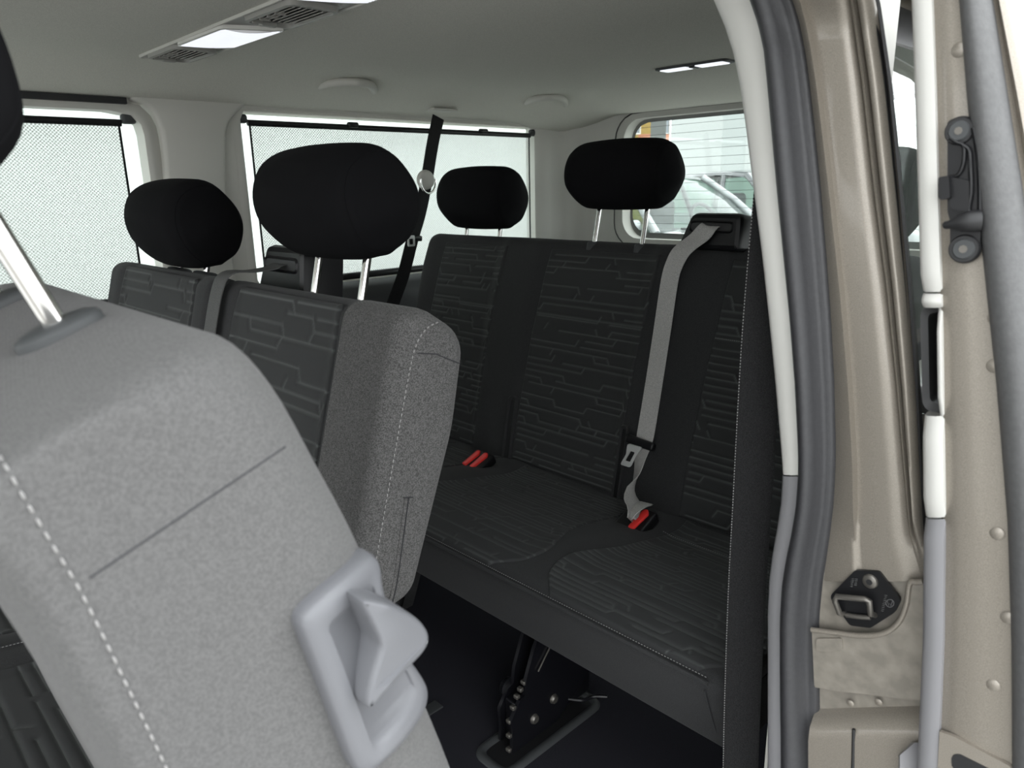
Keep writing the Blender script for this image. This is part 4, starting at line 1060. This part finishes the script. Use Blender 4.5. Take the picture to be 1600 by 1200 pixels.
# ================================================================== SEAT BELTS
# belt hanging in front of the far window, from the headliner
b1 = thing('seat_belt', (-1.93, 1.5, 0.86), 'black belt hanging before the far window with round grey guide', 'seat belt', 'seat belts')
XB = -1.955
pth = [px(u, v, XB) for (u, v) in [(685, 183), (676, 225), (667, 280), (657, 330), (645, 372), (630, 430), (612, 480), (596, 530)]]
pth += [pth[-1]+np.array([0.0, -0.02, -0.2]), pth[-1]+np.array([0.0, -0.03, -0.42])]
mk('webbing', *strip_vf(spline(pth, 4), (0, 1, 0), 0.047), 'webbing_black', b1)
gc = px(665, 281, XB+0.012)
g_ = mk('guide', *disc_vf(gc, (1, -0.25, 0), 0.031, 0.012, 28, 0.026, 0.004), 'trim_cream', b1)
hoop = [gc+np.array([0.013, 0.030*math.cos(t), 0.036*math.sin(t)-0.006]) for t in np.linspace(math.pi*0.92, math.pi*2.08, 16)]
h_ = mk('guide_loop', *tube_vf(hoop, 0.0035, 8), 'chrome', None); h_.parent = g_; h_.matrix_parent_inverse = Matrix.Identity(4)
tc_ = px(645, 372, XB+0.008)
tg_ = mk('tongue', *rbox_vf(tc_, (0.014, 0.072, 0.018), 0.006, 3, 1, Matrix.Rotation(math.radians(-6), 3, 'X')), 'plastic_black', b1)
k_ = mk('tongue_blade', *ring_panel([(rect(-0.014, 0.014, -0.018, 0.016, 0.004), 0.0), (rect(-0.014, 0.014, -0.018, 0.016, 0.004), 0.003), (rect(-0.008, 0.008, -0.012, 0.006, 0.002), 0.003), (rect(-0.008, 0.008, -0.012, 0.006, 0.002), 0.0)], lambda a, b, h: tuple(px(642, 376, XB+0.016)+np.array([h, a, b])), 48), 'steel', None); k_.parent = tg_; k_.matrix_parent_inverse = Matrix.Identity(4)
a_ = px(690, 182, XB)
mk('ceiling_anchor', *rbox_vf((XB+0.0, a_[1], headliner_z(XB, a_[1])-0.001), (0.05, 0.10, 0.008), 0.003, 2), 'trim_cream', b1)

# middle-place belt of the rear bench
b2_ = thing('seat_belt', (-0.95, 1.25, 0.42), 'black belt coloured light grey as if lit, running down the rear bench with a steel tongue', 'seat belt', 'seat belts')
def on_bench(u, v, lift):
    t = math.radians(BT); n = np.array([0, -math.cos(t), math.sin(t)]); d = ray(u, v); O = np.array([0, BY, BZ])+n*lift
    return CC+d*(((O-CC)@n)/(d@n))
sl0 = np.array(bh(-0.885, 0.050, 0.004))
pth = [np.array(bh(-0.885, 0.051, -0.012)), sl0, np.array(bh(-0.905, 0.026, 0.012)), on_bench(1066, 392, 0.024), on_bench(1054, 412, 0.024), on_bench(1046, 440, 0.024), on_bench(1034, 520, 0.026), on_bench(1020, 610, 0.028), on_bench(1008, 682, 0.034), on_bench(1000, 715, 0.045), on_bench(992, 755, 0.055), np.array(pz(987, 796, 0.455)), np.array(pz(984, 812, 0.44))]
wd = [(1, 0, 0)]*9+[(0.9, -0.4, 0), (0.6, -0.8, 0), (0.35, -0.9, 0.1), (0.3, -0.9, 0.1)]
sm = spline(pth, 5); ws = spline([np.array(q, float) for q in wd], 5)
mk('webbing', *strip_vf(sm, [np.array(q) for q in ws], 0.046), 'webbing_lit', b2_)
tp = on_bench(1001, 692, 0.048)
tg_ = mk('tongue', *rbox_vf(tp, (0.078, 0.018, 0.020), 0.007, 3, 1, Matrix.Rotation(math.radians(4), 3, 'Y') @ Matrix.Rotation(math.radians(-12), 3, 'X')), 'plastic_black', b2_)
tb = on_bench(988, 708, 0.056)
bl_o = fillet([(-0.016, 0.016), (0.016, 0.016), (0.010, -0.004), (0.009, -0.026), (-0.013, -0.026), (-0.010, -0.004)], 0.003, 3)
bl_i = fillet([(-0.004, 0.004), (0.006, 0.004), (0.004, -0.017), (-0.007, -0.017)], 0.001, 2)
k_ = mk('tongue_blade', *ring_panel([(bl_o, 0.0), (bl_o, 0.003), (bl_i, 0.003), (bl_i, 0.0)], lambda a, b, h: tuple(tb+1.3*np.array([a+0.32*b, -h+0.15*b, b*0.97])), 60), 'steel', None, angle=40); k_.parent = tg_; k_.matrix_parent_inverse = Matrix.Identity(4)
mk('webbing_tail', *strip_vf(spline([np.array(pz(985, 806, 0.45)), np.array(pz(993, 798, 0.462)), np.array(pz(1003, 790, 0.462)), np.array(pz(1010, 786, 0.445))], 4), (0.8, -0.5, 0.2), 0.03), 'webbing_lit', b2_)

# belt of the two-place seat over its shoulder
b3 = thing('seat_belt', (-1.22, 0.45, 0.8), 'dark belt crossing the shoulder of the double seat between two headrests', 'seat belt', 'seat belts')
pth = [np.array(dh(-1.195, 0.053, -0.012)), np.array(dh(-1.195, 0.053, 0.004)), np.array(dh(-1.198, 0.046, 0.018)), np.array(sp(-1.205, 0.613, -0.030)), np.array(sp(-1.209, 0.602, 0.008)), np.array(sfR(-1.210, 0.565, 0.010)), np.array(sfR(-1.212, 0.45, 0.010)), np.array(sfR(-1.214, 0.32, 0.010))]
mk('webbing', *strip_vf(spline(pth, 5), (1, 0, 0), 0.044), 'webbing_mid', b3)

# belt hanging along the near pillar
b4 = thing('seat_belt', (-0.42, 0.87, 0.0), 'black belt hanging straight down beside the light grey door pillar', 'seat belt', 'seat belts')
pth = [py(u, v, 0.805) for (u, v) in [(1212, 300), (1200, 420), (1190, 540), (1181, 680), (1174, 800), (1168, 900), (1163, 1010), (1159, 1120), (1156, 1230), (1153, 1330), (1150, 1480)]]
mk('webbing', *strip_vf(spline(pth, 5), (0.85, 0.52, 0), 0.047, 0.002, 4, 0.0017), 'webbing_black', b4)
stitches([p+np.array([-0.0184, -0.0139, 0]) for p in spline(pth, 5)], 0.0022, 0.0016, 0.0006).build('stitching', 'stitch_thread', b4)

# ================================================================== CEILING FITTINGS
def ceil_pt(u, v):
    p = pz(u, v, ZC)
    for _ in range(6): p = pz(u, v, headliner_z(p[0], p[1]))
    return p
def con3(a, b, h): return (a, b, headliner_z(a, b)-h)
cx0, cx1, ky0, ky1 = -1.77, -0.40, 0.605, 0.725
console = thing('ceiling_console', (XC, 0.66, ZC), 'long ceiling strip of air vents and lit lamps across the headliner', 'ceiling lamp')
oc = fillet([(cx0, ky0+0.01), (cx1, ky0), (cx1, ky1), (cx0+0.05, ky1)], [0.012, 0.03, 0.03, 0.05], 6, 0.05)
oc_in = offset_in(oc, 0.006)
mk('frame', *ring_panel([(oc, 0.0), (offset_in(oc, 0.0008), 0.0045), (offset_in(oc, 0.003), 0.005), (offset_in(oc, 0.0042), 0.002)], con3, 240), 'trim_cream', console, angle=60)
mk('base', *plate_vf(offset_in(oc, 0.006), 0.002, lambda a, b, h: con3(a, b, h+0.001)), 'trim_mid', console)
def lamp_unit(x0, x1):
    o = fillet([(x0, ky0+0.010), (x1-0.02, ky0+0.010), (x1+0.03, ky1-0.012), (x0+0.05, ky1-0.012)], [0.004]*4, 4)
    l_ = mk('lamp', *ring_panel([(o, 0.003), (o, 0.0095), (offset_in(by_angle(o, 60), 0.004), 0.0105)], con3, 60), 'trim_white', console)
    nn = 26; rows = []
    for k in range(nn*2+1):
        t = k/(nn*2); xa = x0+0.006+(x1-0.02-x0-0.01)*t; xb = x0+0.054+(x1+0.03-x0-0.06)*t
        bow = 0.03*math.sin(math.pi*1.0*0.5); rows.append([con3(xa+(xb-xa)*s+0.028*math.sin(math.pi*s)*(0.5-t), ky0+0.014+(ky1-ky0-0.03)*s, 0.009+0.004*math.sin(math.pi*s)+(0.0012 if k % 2 else 0)) for s in np.linspace(0, 1, 9)])
    le = loft('lens', rows, 'lamp_lens'); le.parent = l_; le.matrix_parent_inverse = Matrix.Identity(4); le['label'] = 'lit ribbed lamp lens'
def vent_unit(x0, x1):
    o = fillet([(x0, ky0+0.012), (x1, ky0+0.012), (x1, ky1-0.014), (x0, ky1-0.014)], [0.02]*4, 6)
    ve = mk('vent', *ring_panel([(o, 0.003), (offset_in(o, 0.001), 0.011), (offset_in(o, 0.008), 0.012), (offset_in(o, 0.011), 0.004)], con3, 80), 'trim_mid', console, angle=50)
    def ch(nm, vf, m):
        o2 = mk(nm, *vf, m, None, False); o2.parent = ve; o2.matrix_parent_inverse = Matrix.Identity(4)
    ch('vent_back', plate_vf(offset_in(o, 0.010), 0.0005, lambda a, b, h: con3(a, b, 0.0035+h)), 'trim_dark')
    xm = x0+(x1-x0)*0.5
    for k in range(7):
        yy = ky0+0.032+k*0.010; M = Matrix.Rotation(math.radians(32), 3, 'X'); z = headliner_z(xm, yy)-0.009
        ch('louver', rbox_vf((x0+(x1-x0)*0.58, yy, z), ((x1-x0)*0.66, 0.008, 0.0016), 0.0007, 1, 1, M), 'trim_mid')
    for k in range(4):
        xx = x0+0.022+k*0.026; ch('fin', rbox_vf((xx, ky0+0.033, headliner_z(xx, ky0)-0.010), (0.004, 0.02, 0.007), 0.0015, 1), 'trim_mid')
    ch('thumb_tab', rbox_vf((x0+0.016, ky0+0.055, headliner_z(x0, ky0+0.05)-0.011), (0.014, 0.03, 0.008), 0.003, 2), 'trim_mid')
vent_unit(-1.725, -1.565); lamp_unit(-1.555, -1.325); vent_unit(-1.275, -1.105); lamp_unit(-1.09, -0.86); vent_unit(-0.80, -0.63)
# rear reading lamp
p0, p1 = ceil_pt(1018, 107), ceil_pt(1146, 97)
rl = thing('reading_lamp', tuple((p0+p1)/2), 'small flat lamp with two lit lenses in the rear headliner', 'ceiling lamp')
rx0, rx1, ry = p0[0], p1[0]+0.02, (p0[1]+p1[1])/2-0.005
ro = rect(rx0, rx1, ry-0.028, ry+0.028, 0.012)
mk('housing', *plate_vf(resample_closed(ro, 70), 0.005, con3, 0.0015), 'trim_dark', rl, angle=50)
for (a, b) in [(0.06, 0.44), (0.56, 0.94)]:
    w_ = rx1-rx0; le = mk('lens', *plate_vf(resample_closed(rect(rx0+w_*a, rx0+w_*b, ry-0.02, ry+0.02, 0.004), 40), 0.002, lambda a_, b_, h: con3(a_, b_, h+0.005)), 'lamp_lens', rl); le['label'] = 'lit white lens'
mk('switch', *rbox_vf((rx0+w_*0.5, ry, headliner_z(rx0, ry)-0.006), (0.012, 0.03, 0.005), 0.002, 2), 'plastic_black', rl)

# grab handles on the cove above the far window
def grab(pix, hook, label):
    def up(u, v, h): q = ceil_pt(u, v); d = ray(u, v); return q-d/np.linalg.norm(d)*h*2.2
    n = len(pix); hh = np.interp(np.linspace(0, 1, n), [0, 0.12, 0.3, 0.8, 0.93, 1], [0.004, 0.018, 0.034, 0.036, 0.022, 0.004])
    pts = [up(u, v, h) for (u, v), h in zip(pix, hh)]
    e = thing('grab_handle', tuple(np.mean(pts, 0)), label, 'grab handle', 'ceiling grab handles')
    sp_ = spline(pts, 6); rr = np.interp(np.linspace(0, 1, len(sp_)), [0, 0.06, 0.2, 0.5, 0.85, 0.95, 1], [0.008, 0.012, 0.0115, 0.0105, 0.0115, 0.0115, 0.008])
    mk('grip', *tube_vf(sp_, list(rr), 16), 'trim_cream', e)
    for q in (pix[1], pix[-2]):
        mk('mount', *disc_vf(ceil_pt(*q), (0.6, 0, -0.8), 0.015, 0.012, 18, 0.012, 0.003), 'trim_cream', e)
    c = [up(hook[0], hook[1], h) for h in (0.0, 0.012, 0.02)]+[up(hook[0]+5, hook[1]+6, 0.022), up(hook[0]+9, hook[1]+4, 0.018)]
    mk('coat_hook', *tube_vf(spline(c, 4), 0.0065, 10), 'trim_dark', e)
grab([(492, 150), (486, 146), (487, 139), (500, 133), (520, 129), (545, 128), (566, 129), (579, 133), (584, 141), (581, 150), (576, 153)], (556, 146), 'cream grab handle above the large middle-row headrest')
grab([(824, 170), (818, 166), (820, 160), (834, 155), (852, 152), (868, 152), (879, 155), (883, 161), (880, 168), (875, 171)], (862, 164), 'cream grab handle at the rear corner with dark coat hook')

# ================================================================== SUN BLINDS
def blind(y0, y1, ztop, zbot, label, clip_y):
    e = thing('sun_blind', (-2.05, (y0+y1)/2, zbot), label, 'sun blind', 'mesh sun blinds')
    X = -2.052
    nn = 30; rows = [[(X-0.004*math.sin(math.pi*j/8), y0+(y1-y0)*i/nn, zbot+(ztop-zbot)*j/8) for i in range(nn+1)] for j in range(9)]
    loft('mesh_fabric', rows, 'blind_mesh', e)
    mk('top_bar', *tube_vf([(X, y0-0.006, ztop+0.004), (X, y1+0.006, ztop+0.004)], 0.0085, 12, True, (0.7, 1.0), (0, 0, 1)), 'plastic_black', e)
    for y in (y0, y1):
        mk('hem', *box_vf(X-0.0015, X+0.0015, y-0.0025, y+0.0025, zbot, ztop), 'plastic_black', e, smooth=False)
    for y in clip_y:
        mk('clip', *rbox_vf((X+0.006, y, ztop+0.011), (0.02, 0.036, 0.016), 0.006, 3), 'plastic_black', e)
    for y, s in ((y0, -1), (y1, 1)):
        mk('end_bracket', *rbox_vf((X-0.002, y+s*0.024, ztop+0.014), (0.024, 0.034, 0.024), 0.008, 3), 'trim_dark', e)
    mk('roller', *tube_vf([(X-0.004, y0-0.01, zbot-0.004), (X-0.004, y1+0.01, zbot-0.004)], 0.012, 12), 'plastic_black', e)
    return e
blind(-0.50, 0.650, 1.298, 0.868, 'grey mesh blind on the far left window', ())
blind(0.990, 2.098, 1.312, 0.868, 'grey mesh blind drawn over the long far window behind the headrests', (1.32, 1.86))

# ================================================================== OUTSIDE
ground = struct(mk('ground', *box_vf(-60, 60, -30, 90, -0.60, -0.55), 'asphalt', smooth=False), 'grey asphalt ground outside the van')
def on_view(u, v, dist):
    d = ray(u, v); h = math.hypot(d[0], d[1]); return CC+d*(dist/h)
def house_box(e, name, P, ux, L, D, z0, z1, m, hollow=()):
    """wall block: corner P, unit vector ux along the front, L long, D deep (away)"""
    uy = np.array([-ux[1], ux[0], 0]); v = []
    for (a, b) in ((0, 0), (L, 0), (L, D), (0, D)):
        for z in (z0, z1): q = P+ux*a+uy*b; v.append((q[0], q[1], z))
    f = [(0, 2, 3, 1), (2, 4, 5, 3), (4, 6, 7, 5), (6, 0, 1, 7), (1, 3, 5, 7), (0, 6, 4, 2)]
    return mk(name, v, f, m, e, smooth=False)
# white hall: corner edge seen at u=1124
Pc = on_view(1124, 300, 17.0); Pl = on_view(1045, 300, 18.5); Pr = on_view(1161, 300, 18.2)
hall = thing('white_hall', (Pc[0], Pc[1], -0.55), 'tall plain white building seen through the tailgate window', 'building')
v = []
back = (Pl-Pc)+(Pr-Pc)
vd = Pc-CC; vd[2] = 0; vd /= np.linalg.norm(vd); rd = np.array([vd[1], -vd[0], 0])
Q = [Pl, Pc, Pr, Pr+vd*6.0-rd*0.8, Pl+vd*6.0+rd*2.6]
for q in Q: v += [(q[0], q[1], -0.55), (q[0], q[1], 8.5)]
n = len(Q); f = [(2*i, 2*((i+1) % n), 2*((i+1) % n)+1, 2*i+1) for i in range(n)]+[tuple(2*i+1 for i in range(n))]
mk('wall', v, f[:1]+f[2:], 'render_white', hall, smooth=False)
mk('end_wall', v, f[1:2], 'render_shaded', hall, smooth=False)  # right face: its shade is put into the render colour
for q0, q1 in ((Pl, Pc), (Pc, Pr)):
    dd = q1-q0; L = np.linalg.norm(dd); dd /= L; nn = np.array([dd[1], -dd[0], 0]); nn = nn if nn@(CC-q0) > 0 else -nn
    mk('coping', *tube_vf([(q0[0], q0[1], 8.55), (q1[0], q1[1], 8.55)], 0.12, 4), 'render_shaded', hall, smooth=False)
fw = thing('added_white_wall', (-6.0, 1.7, -0.55), 'added plain white wall giving an even bright backdrop behind the far blinds', 'wall')  # wall added so the far windows look evenly bright
mk('wall', *box_vf(-6.3, -6.0, -4.0, 7.2, -0.55, 5.0), 'wall_bright', fw, smooth=False)
mk('coping', *box_vf(-6.36, -5.94, -4.05, 7.25, 5.0, 5.1), 'wall_bright', fw, smooth=False)
# yellow house with rounded orange balconies
Py = on_view(970, 220, 34.0); Py2 = on_view(1032, 220, 36.0); ux = (Py2-Py); ux[2] = 0; Ly = np.linalg.norm(ux); ux /= Ly; uy = np.array([ux[1], -ux[0], 0]); uy = uy if uy@(CC-Py) > 0 else -uy
yh = thing('yellow_house', (Py[0], Py[1], -0.55), 'yellow apartment house with orange balconies behind the headrest', 'building')
house_box(yh, 'wall', Py-ux*0.8, ux, Ly+0.8, 8.0, -0.55, 7.5, 'render_yellow')
for zz in (2.4, 4.15):
    c = on_view(1018, 200, 34.6); c[2] = zz; n_ = 14; prof = []
    ring = [c+ux*0.85*math.cos(t)+uy*0.75*math.sin(t) for t in np.linspace(0, math.pi, n_)]
    rows = [[(q[0], q[1], z) for q in ring] for z in (zz-0.05, zz, zz+0.75, zz+0.8)]
    loft('balcony', rows, 'render_orange', yh)
    mk('balcony_floor', [(q[0], q[1], zz) for q in ring], [tuple(range(n_))], 'render_orange', yh, smooth=False)
for (du, zz) in [(0.6, 3.25), (0.6, 1.5), (2.6, 3.3), (2.6, 5.0), (0.6, 5.0)]:
    c = on_view(990, 200, 34.3)+ux*(du-0.6); q = [c+ux*a for a in (-0.35, 0.35)]
    fr = mk('window', *tube_vf([(q[0][0]+uy[0]*.06, q[0][1]+uy[1]*.06, zz), (q[1][0]+uy[0]*.06, q[1][1]+uy[1]*.06, zz), (q[1][0]+uy[0]*.06, q[1][1]+uy[1]*.06, zz+0.9), (q[0][0]+uy[0]*.06, q[0][1]+uy[1]*.06, zz+0.9), (q[0][0]+uy[0]*.06, q[0][1]+uy[1]*.06, zz)], 0.05, 6), 'trim_white', yh, smooth=False)
    k_ = mk('pane', [(q[0][0]+uy[0]*.05, q[0][1]+uy[1]*.05, zz), (q[1][0]+uy[0]*.05, q[1][1]+uy[1]*.05, zz), (q[1][0]+uy[0]*.05, q[1][1]+uy[1]*.05, zz+0.9), (q[0][0]+uy[0]*.05, q[0][1]+uy[1]*.05, zz+0.9)], [(0, 1, 2, 3)], 'house_pane', None, smooth=False); k_.parent = fr; k_.matrix_parent_inverse = Matrix.Identity(4)
# grey canopy structure between the house and the hall
Pa = on_view(1016, 220, 27.0); Pb = on_view(1052, 220, 27.0)
cp = thing('grey_shed', (Pa[0], Pa[1], -0.55), 'dark grey shed between the yellow house and the white building', 'shed')
uxc = Pb-Pa; uxc[2] = 0; Lc = np.linalg.norm(uxc); uxc /= Lc
house_box(cp, 'wall', Pa, uxc, Lc-0.25, 4.0, -0.55, 4.6, 'canopy_grey')
house_box(cp, 'roof', Pa-uxc*0.4, uxc, Lc+0.1, 4.4, 4.6, 4.8, 'trim_dark')
house_box(cp, 'lintel', Pa-np.array([uxc[1]*-0.0, 0, 0]), uxc, Lc-0.2, 0.1, 2.0, 2.15, 'trim_dark')

# ---------------- parked cars
def car(P, heading, label, body_mat, H=1.72):
    """heading: unit 2-D vector of the car's nose"""
    e = thing('parked_car', (P[0], P[1], -0.55), label, 'car', 'parked cars')
    hx = np.array([heading[0], heading[1], 0.0]); hy = np.array([-heading[1], heading[0], 0.0]); z0 = -0.55; s = H/1.72
    def w3_(a, b, z): q = np.array([P[0], P[1], 0])+hx*a+hy*b; return (q[0], q[1], z0+z*s)
    # lower body: (a, half width, sill z, belt z)
    rows = []
    for (a, hw, zs, zb) in [(-2.25, 0.60, 0.45, 0.95), (-2.2, 0.82, 0.32, 1.08), (-1.9, 0.92, 0.28, 1.14), (-1.0, 0.94, 0.26, 1.13), (0.0, 0.94, 0.26, 1.11), (0.7, 0.94, 0.26, 1.10), (0.95, 0.93, 0.26, 1.11), (1.5, 0.92, 0.27, 1.04), (1.95, 0.88, 0.29, 0.95), (2.15, 0.78, 0.32, 0.82), (2.25, 0.60, 0.40, 0.65)]:
        rows.append([w3_(a, y, z) for (y, z) in [(-hw*0.8, zs), (-hw*0.97, zs+0.08), (-hw, zs+(zb-zs)*0.45), (-hw*0.97, zb-0.07), (-hw*0.86, zb-0.01), (-hw*0.45, zb+0.025), (0, zb+0.035), (hw*0.45, zb+0.025), (hw*0.86, zb-0.01), (hw*0.97, zb-0.07), (hw, zs+(zb-zs)*0.45), (hw*0.97, zs+0.08), (hw*0.8, zs)]])
    o = loft('body', rows, body_mat, e, closed=True)
    # cabin glass: stations along the car
    gl = {'b': [(-2.0, 0.80, 1.12), (0.98, 0.84, 1.12)], 't': [(-1.75, 0.62, 1.66), (0.10, 0.64, 1.68)]}
    B = [(-2.02, 0.78), (-1.0, 0.86), (0.2, 0.87), (0.78, 0.85), (0.98, 0.66)]; T = [(-1.70, 0.60), (-1.0, 0.66), (-0.2, 0.66), (0.0, 0.64), (0.06, 0.50)]
    def pane(q, m='glass_green', nm='glass'):
        return mk(nm, q, [(0, 1, 2, 3)], m, e, smooth=False)
    zb, zt = 1.10, 1.64
    for sgn in (-1, 1):
        for k in range(3):
            (a0, b0), (a1, b1) = B[k], B[k+1]; (c0, d0), (c1, d1) = T[k], T[k+1]
            pane([w3_(a0, sgn*b0, zb), w3_(a1, sgn*b1, zb), w3_(c1, sgn*d1, zt), w3_(c0, sgn*d0, zt)], nm='side_window')
    nW = 8
    wb = [w3_(0.80+0.20*math.cos(t*math.pi/2), 0.85*t, 1.105) for t in np.linspace(-1, 1, nW)]; wt = [w3_(0.0+0.10*math.cos(t*math.pi/2), 0.64*t, 1.645) for t in np.linspace(-1, 1, nW)]
    wm = [tuple((np.array(a)+np.array(b))/2+np.array([0, 0, 0.02])+hx*0.03) for a, b in zip(wb, wt)]
    loft('windscreen', [wb, wm, wt], 'glass_clear', e)
    pane([w3_(-2.02, -0.78, zb), w3_(-2.02, 0.78, zb), w3_(-1.70, 0.60, zt), w3_(-1.70, -0.60, zt)], 'glass_green', 'rear_window')
    rr = []
    for (a, hw, z) in [(-1.78, 0.56, 1.62), (-1.7, 0.63, 1.66), (-1.0, 0.69, 1.71), (-0.4, 0.69, 1.72), (-0.05, 0.67, 1.68), (0.06, 0.64, 1.645)]:
        rr.append([w3_(a, y, zz) for (y, zz) in [(-hw, z-0.05), (-hw*0.96, z-0.01), (-hw*0.6, z+0.012), (0, z+0.02), (hw*0.6, z+0.012), (hw*0.96, z-0.01), (hw, z-0.05)]])
    loft('roof', rr, body_mat, e)
    for sgn in (-1, 1):
        mk('windscreen_pillar', *tube_vf([w3_(0.86, sgn*0.87, 1.09), w3_(0.45, sgn*0.78, 1.40), w3_(0.02, sgn*0.655, 1.665)], [0.05, 0.045, 0.045], 8), body_mat, e)
        mk('centre_pillar', *tube_vf([w3_(-0.3, sgn*0.88, 1.09), w3_(-0.42, sgn*0.67, 1.66)], 0.04, 8), 'car_dark', e)
        mk('rear_pillar', *tube_vf([w3_(-1.98, sgn*0.80, 1.09), w3_(-1.70, sgn*0.62, 1.66)], 0.08, 8), body_mat, e)
        mi = mk('mirror', *rbox_vf(w3_(0.62, sgn*1.03, 1.16), (0.16, 0.22, 0.17), 0.06, 4, 1, Matrix.Rotation(math.atan2(heading[1], heading[0]), 3, 'Z')), body_mat, e)
        mg = mk('mirror_glass', *rbox_vf(w3_(0.55, sgn*1.04, 1.16), (0.05, 0.17, 0.12), 0.02, 2, 1, Matrix.Rotation(math.atan2(heading[1], heading[0]), 3, 'Z')), 'car_dark', None); mg.parent = mi; mg.matrix_parent_inverse = Matrix.Identity(4)
        mk('headlamp', *rbox_vf(w3_(1.98, sgn*0.66, 0.78), (0.22, 0.36, 0.16), 0.06, 3, 1, Matrix.Rotation(math.atan2(heading[1], heading[0])-sgn*0.3, 3, 'Z')), 'house_pane', e)
        for a in (-1.35, 1.35):
            c = np.array(w3_(a, sgn*0.80, 0.33)); wh = mk('wheel', *disc_vf(c, hy*sgn, 0.33*s, 0.17, 28, None, 0.03), 'tyre', e)
            k_ = mk('rim', *disc_vf(c+hy*sgn*0.165, hy*sgn, 0.22*s, 0.012, 20, 0.2*s), 'steel', None); k_.parent = wh; k_.matrix_parent_inverse = Matrix.Identity(4)
    mk('dashboard', *rbox_vf(w3_(0.62, 0, 1.06), (0.45, 1.5, 0.14), 0.05, 3, 1, Matrix.Rotation(math.atan2(heading[1], heading[0]), 3, 'Z')), 'trim_dark', e)
    c = np.array(w3_(0.34, 0.36, 1.20)); ring = [c+hy*0.19*math.cos(t)+(np.array([0, 0, 0.9])-hx*0.42)*0.19*math.sin(t) for t in np.linspace(0, 2*math.pi, 25)]
    mk('steering_wheel', *tube_vf(ring, 0.024, 8), 'rubber_black', e)
    for bb in (-0.37, 0.37):
        mk('seat_back', *rbox_vf(w3_(-0.45, bb, 1.05), (0.16, 0.45, 0.75), 0.07, 3, 1, Matrix.Rotation(math.atan2(heading[1], heading[0]), 3, 'Z')), 'trim_dark', e)
    mk('grille', *rbox_vf(w3_(2.2, 0, 0.62), (0.1, 0.8, 0.2), 0.04, 3, 1, Matrix.Rotation(math.atan2(heading[1], heading[0]), 3, 'Z')), 'rubber_black', e)
    for bb in (-0.3, 0.25):
        mk('wiper', *tube_vf([w3_(0.99, bb+0.3, 1.115), w3_(0.96, bb-0.3, 1.14)], 0.014, 6), 'rubber_black', e)
Pcar = on_view(1035, 330, 9.6)
hd = np.array([0.97, -0.22]); hd /= np.linalg.norm(hd)
car(Pcar, hd, 'silver car facing the van behind the tailgate window', 'car_silver', 1.80)
Pc2 = on_view(1205, 330, 13.0)
car(Pc2, hd, 'dark car at the right edge of the tailgate window', 'car_dark', 1.85)
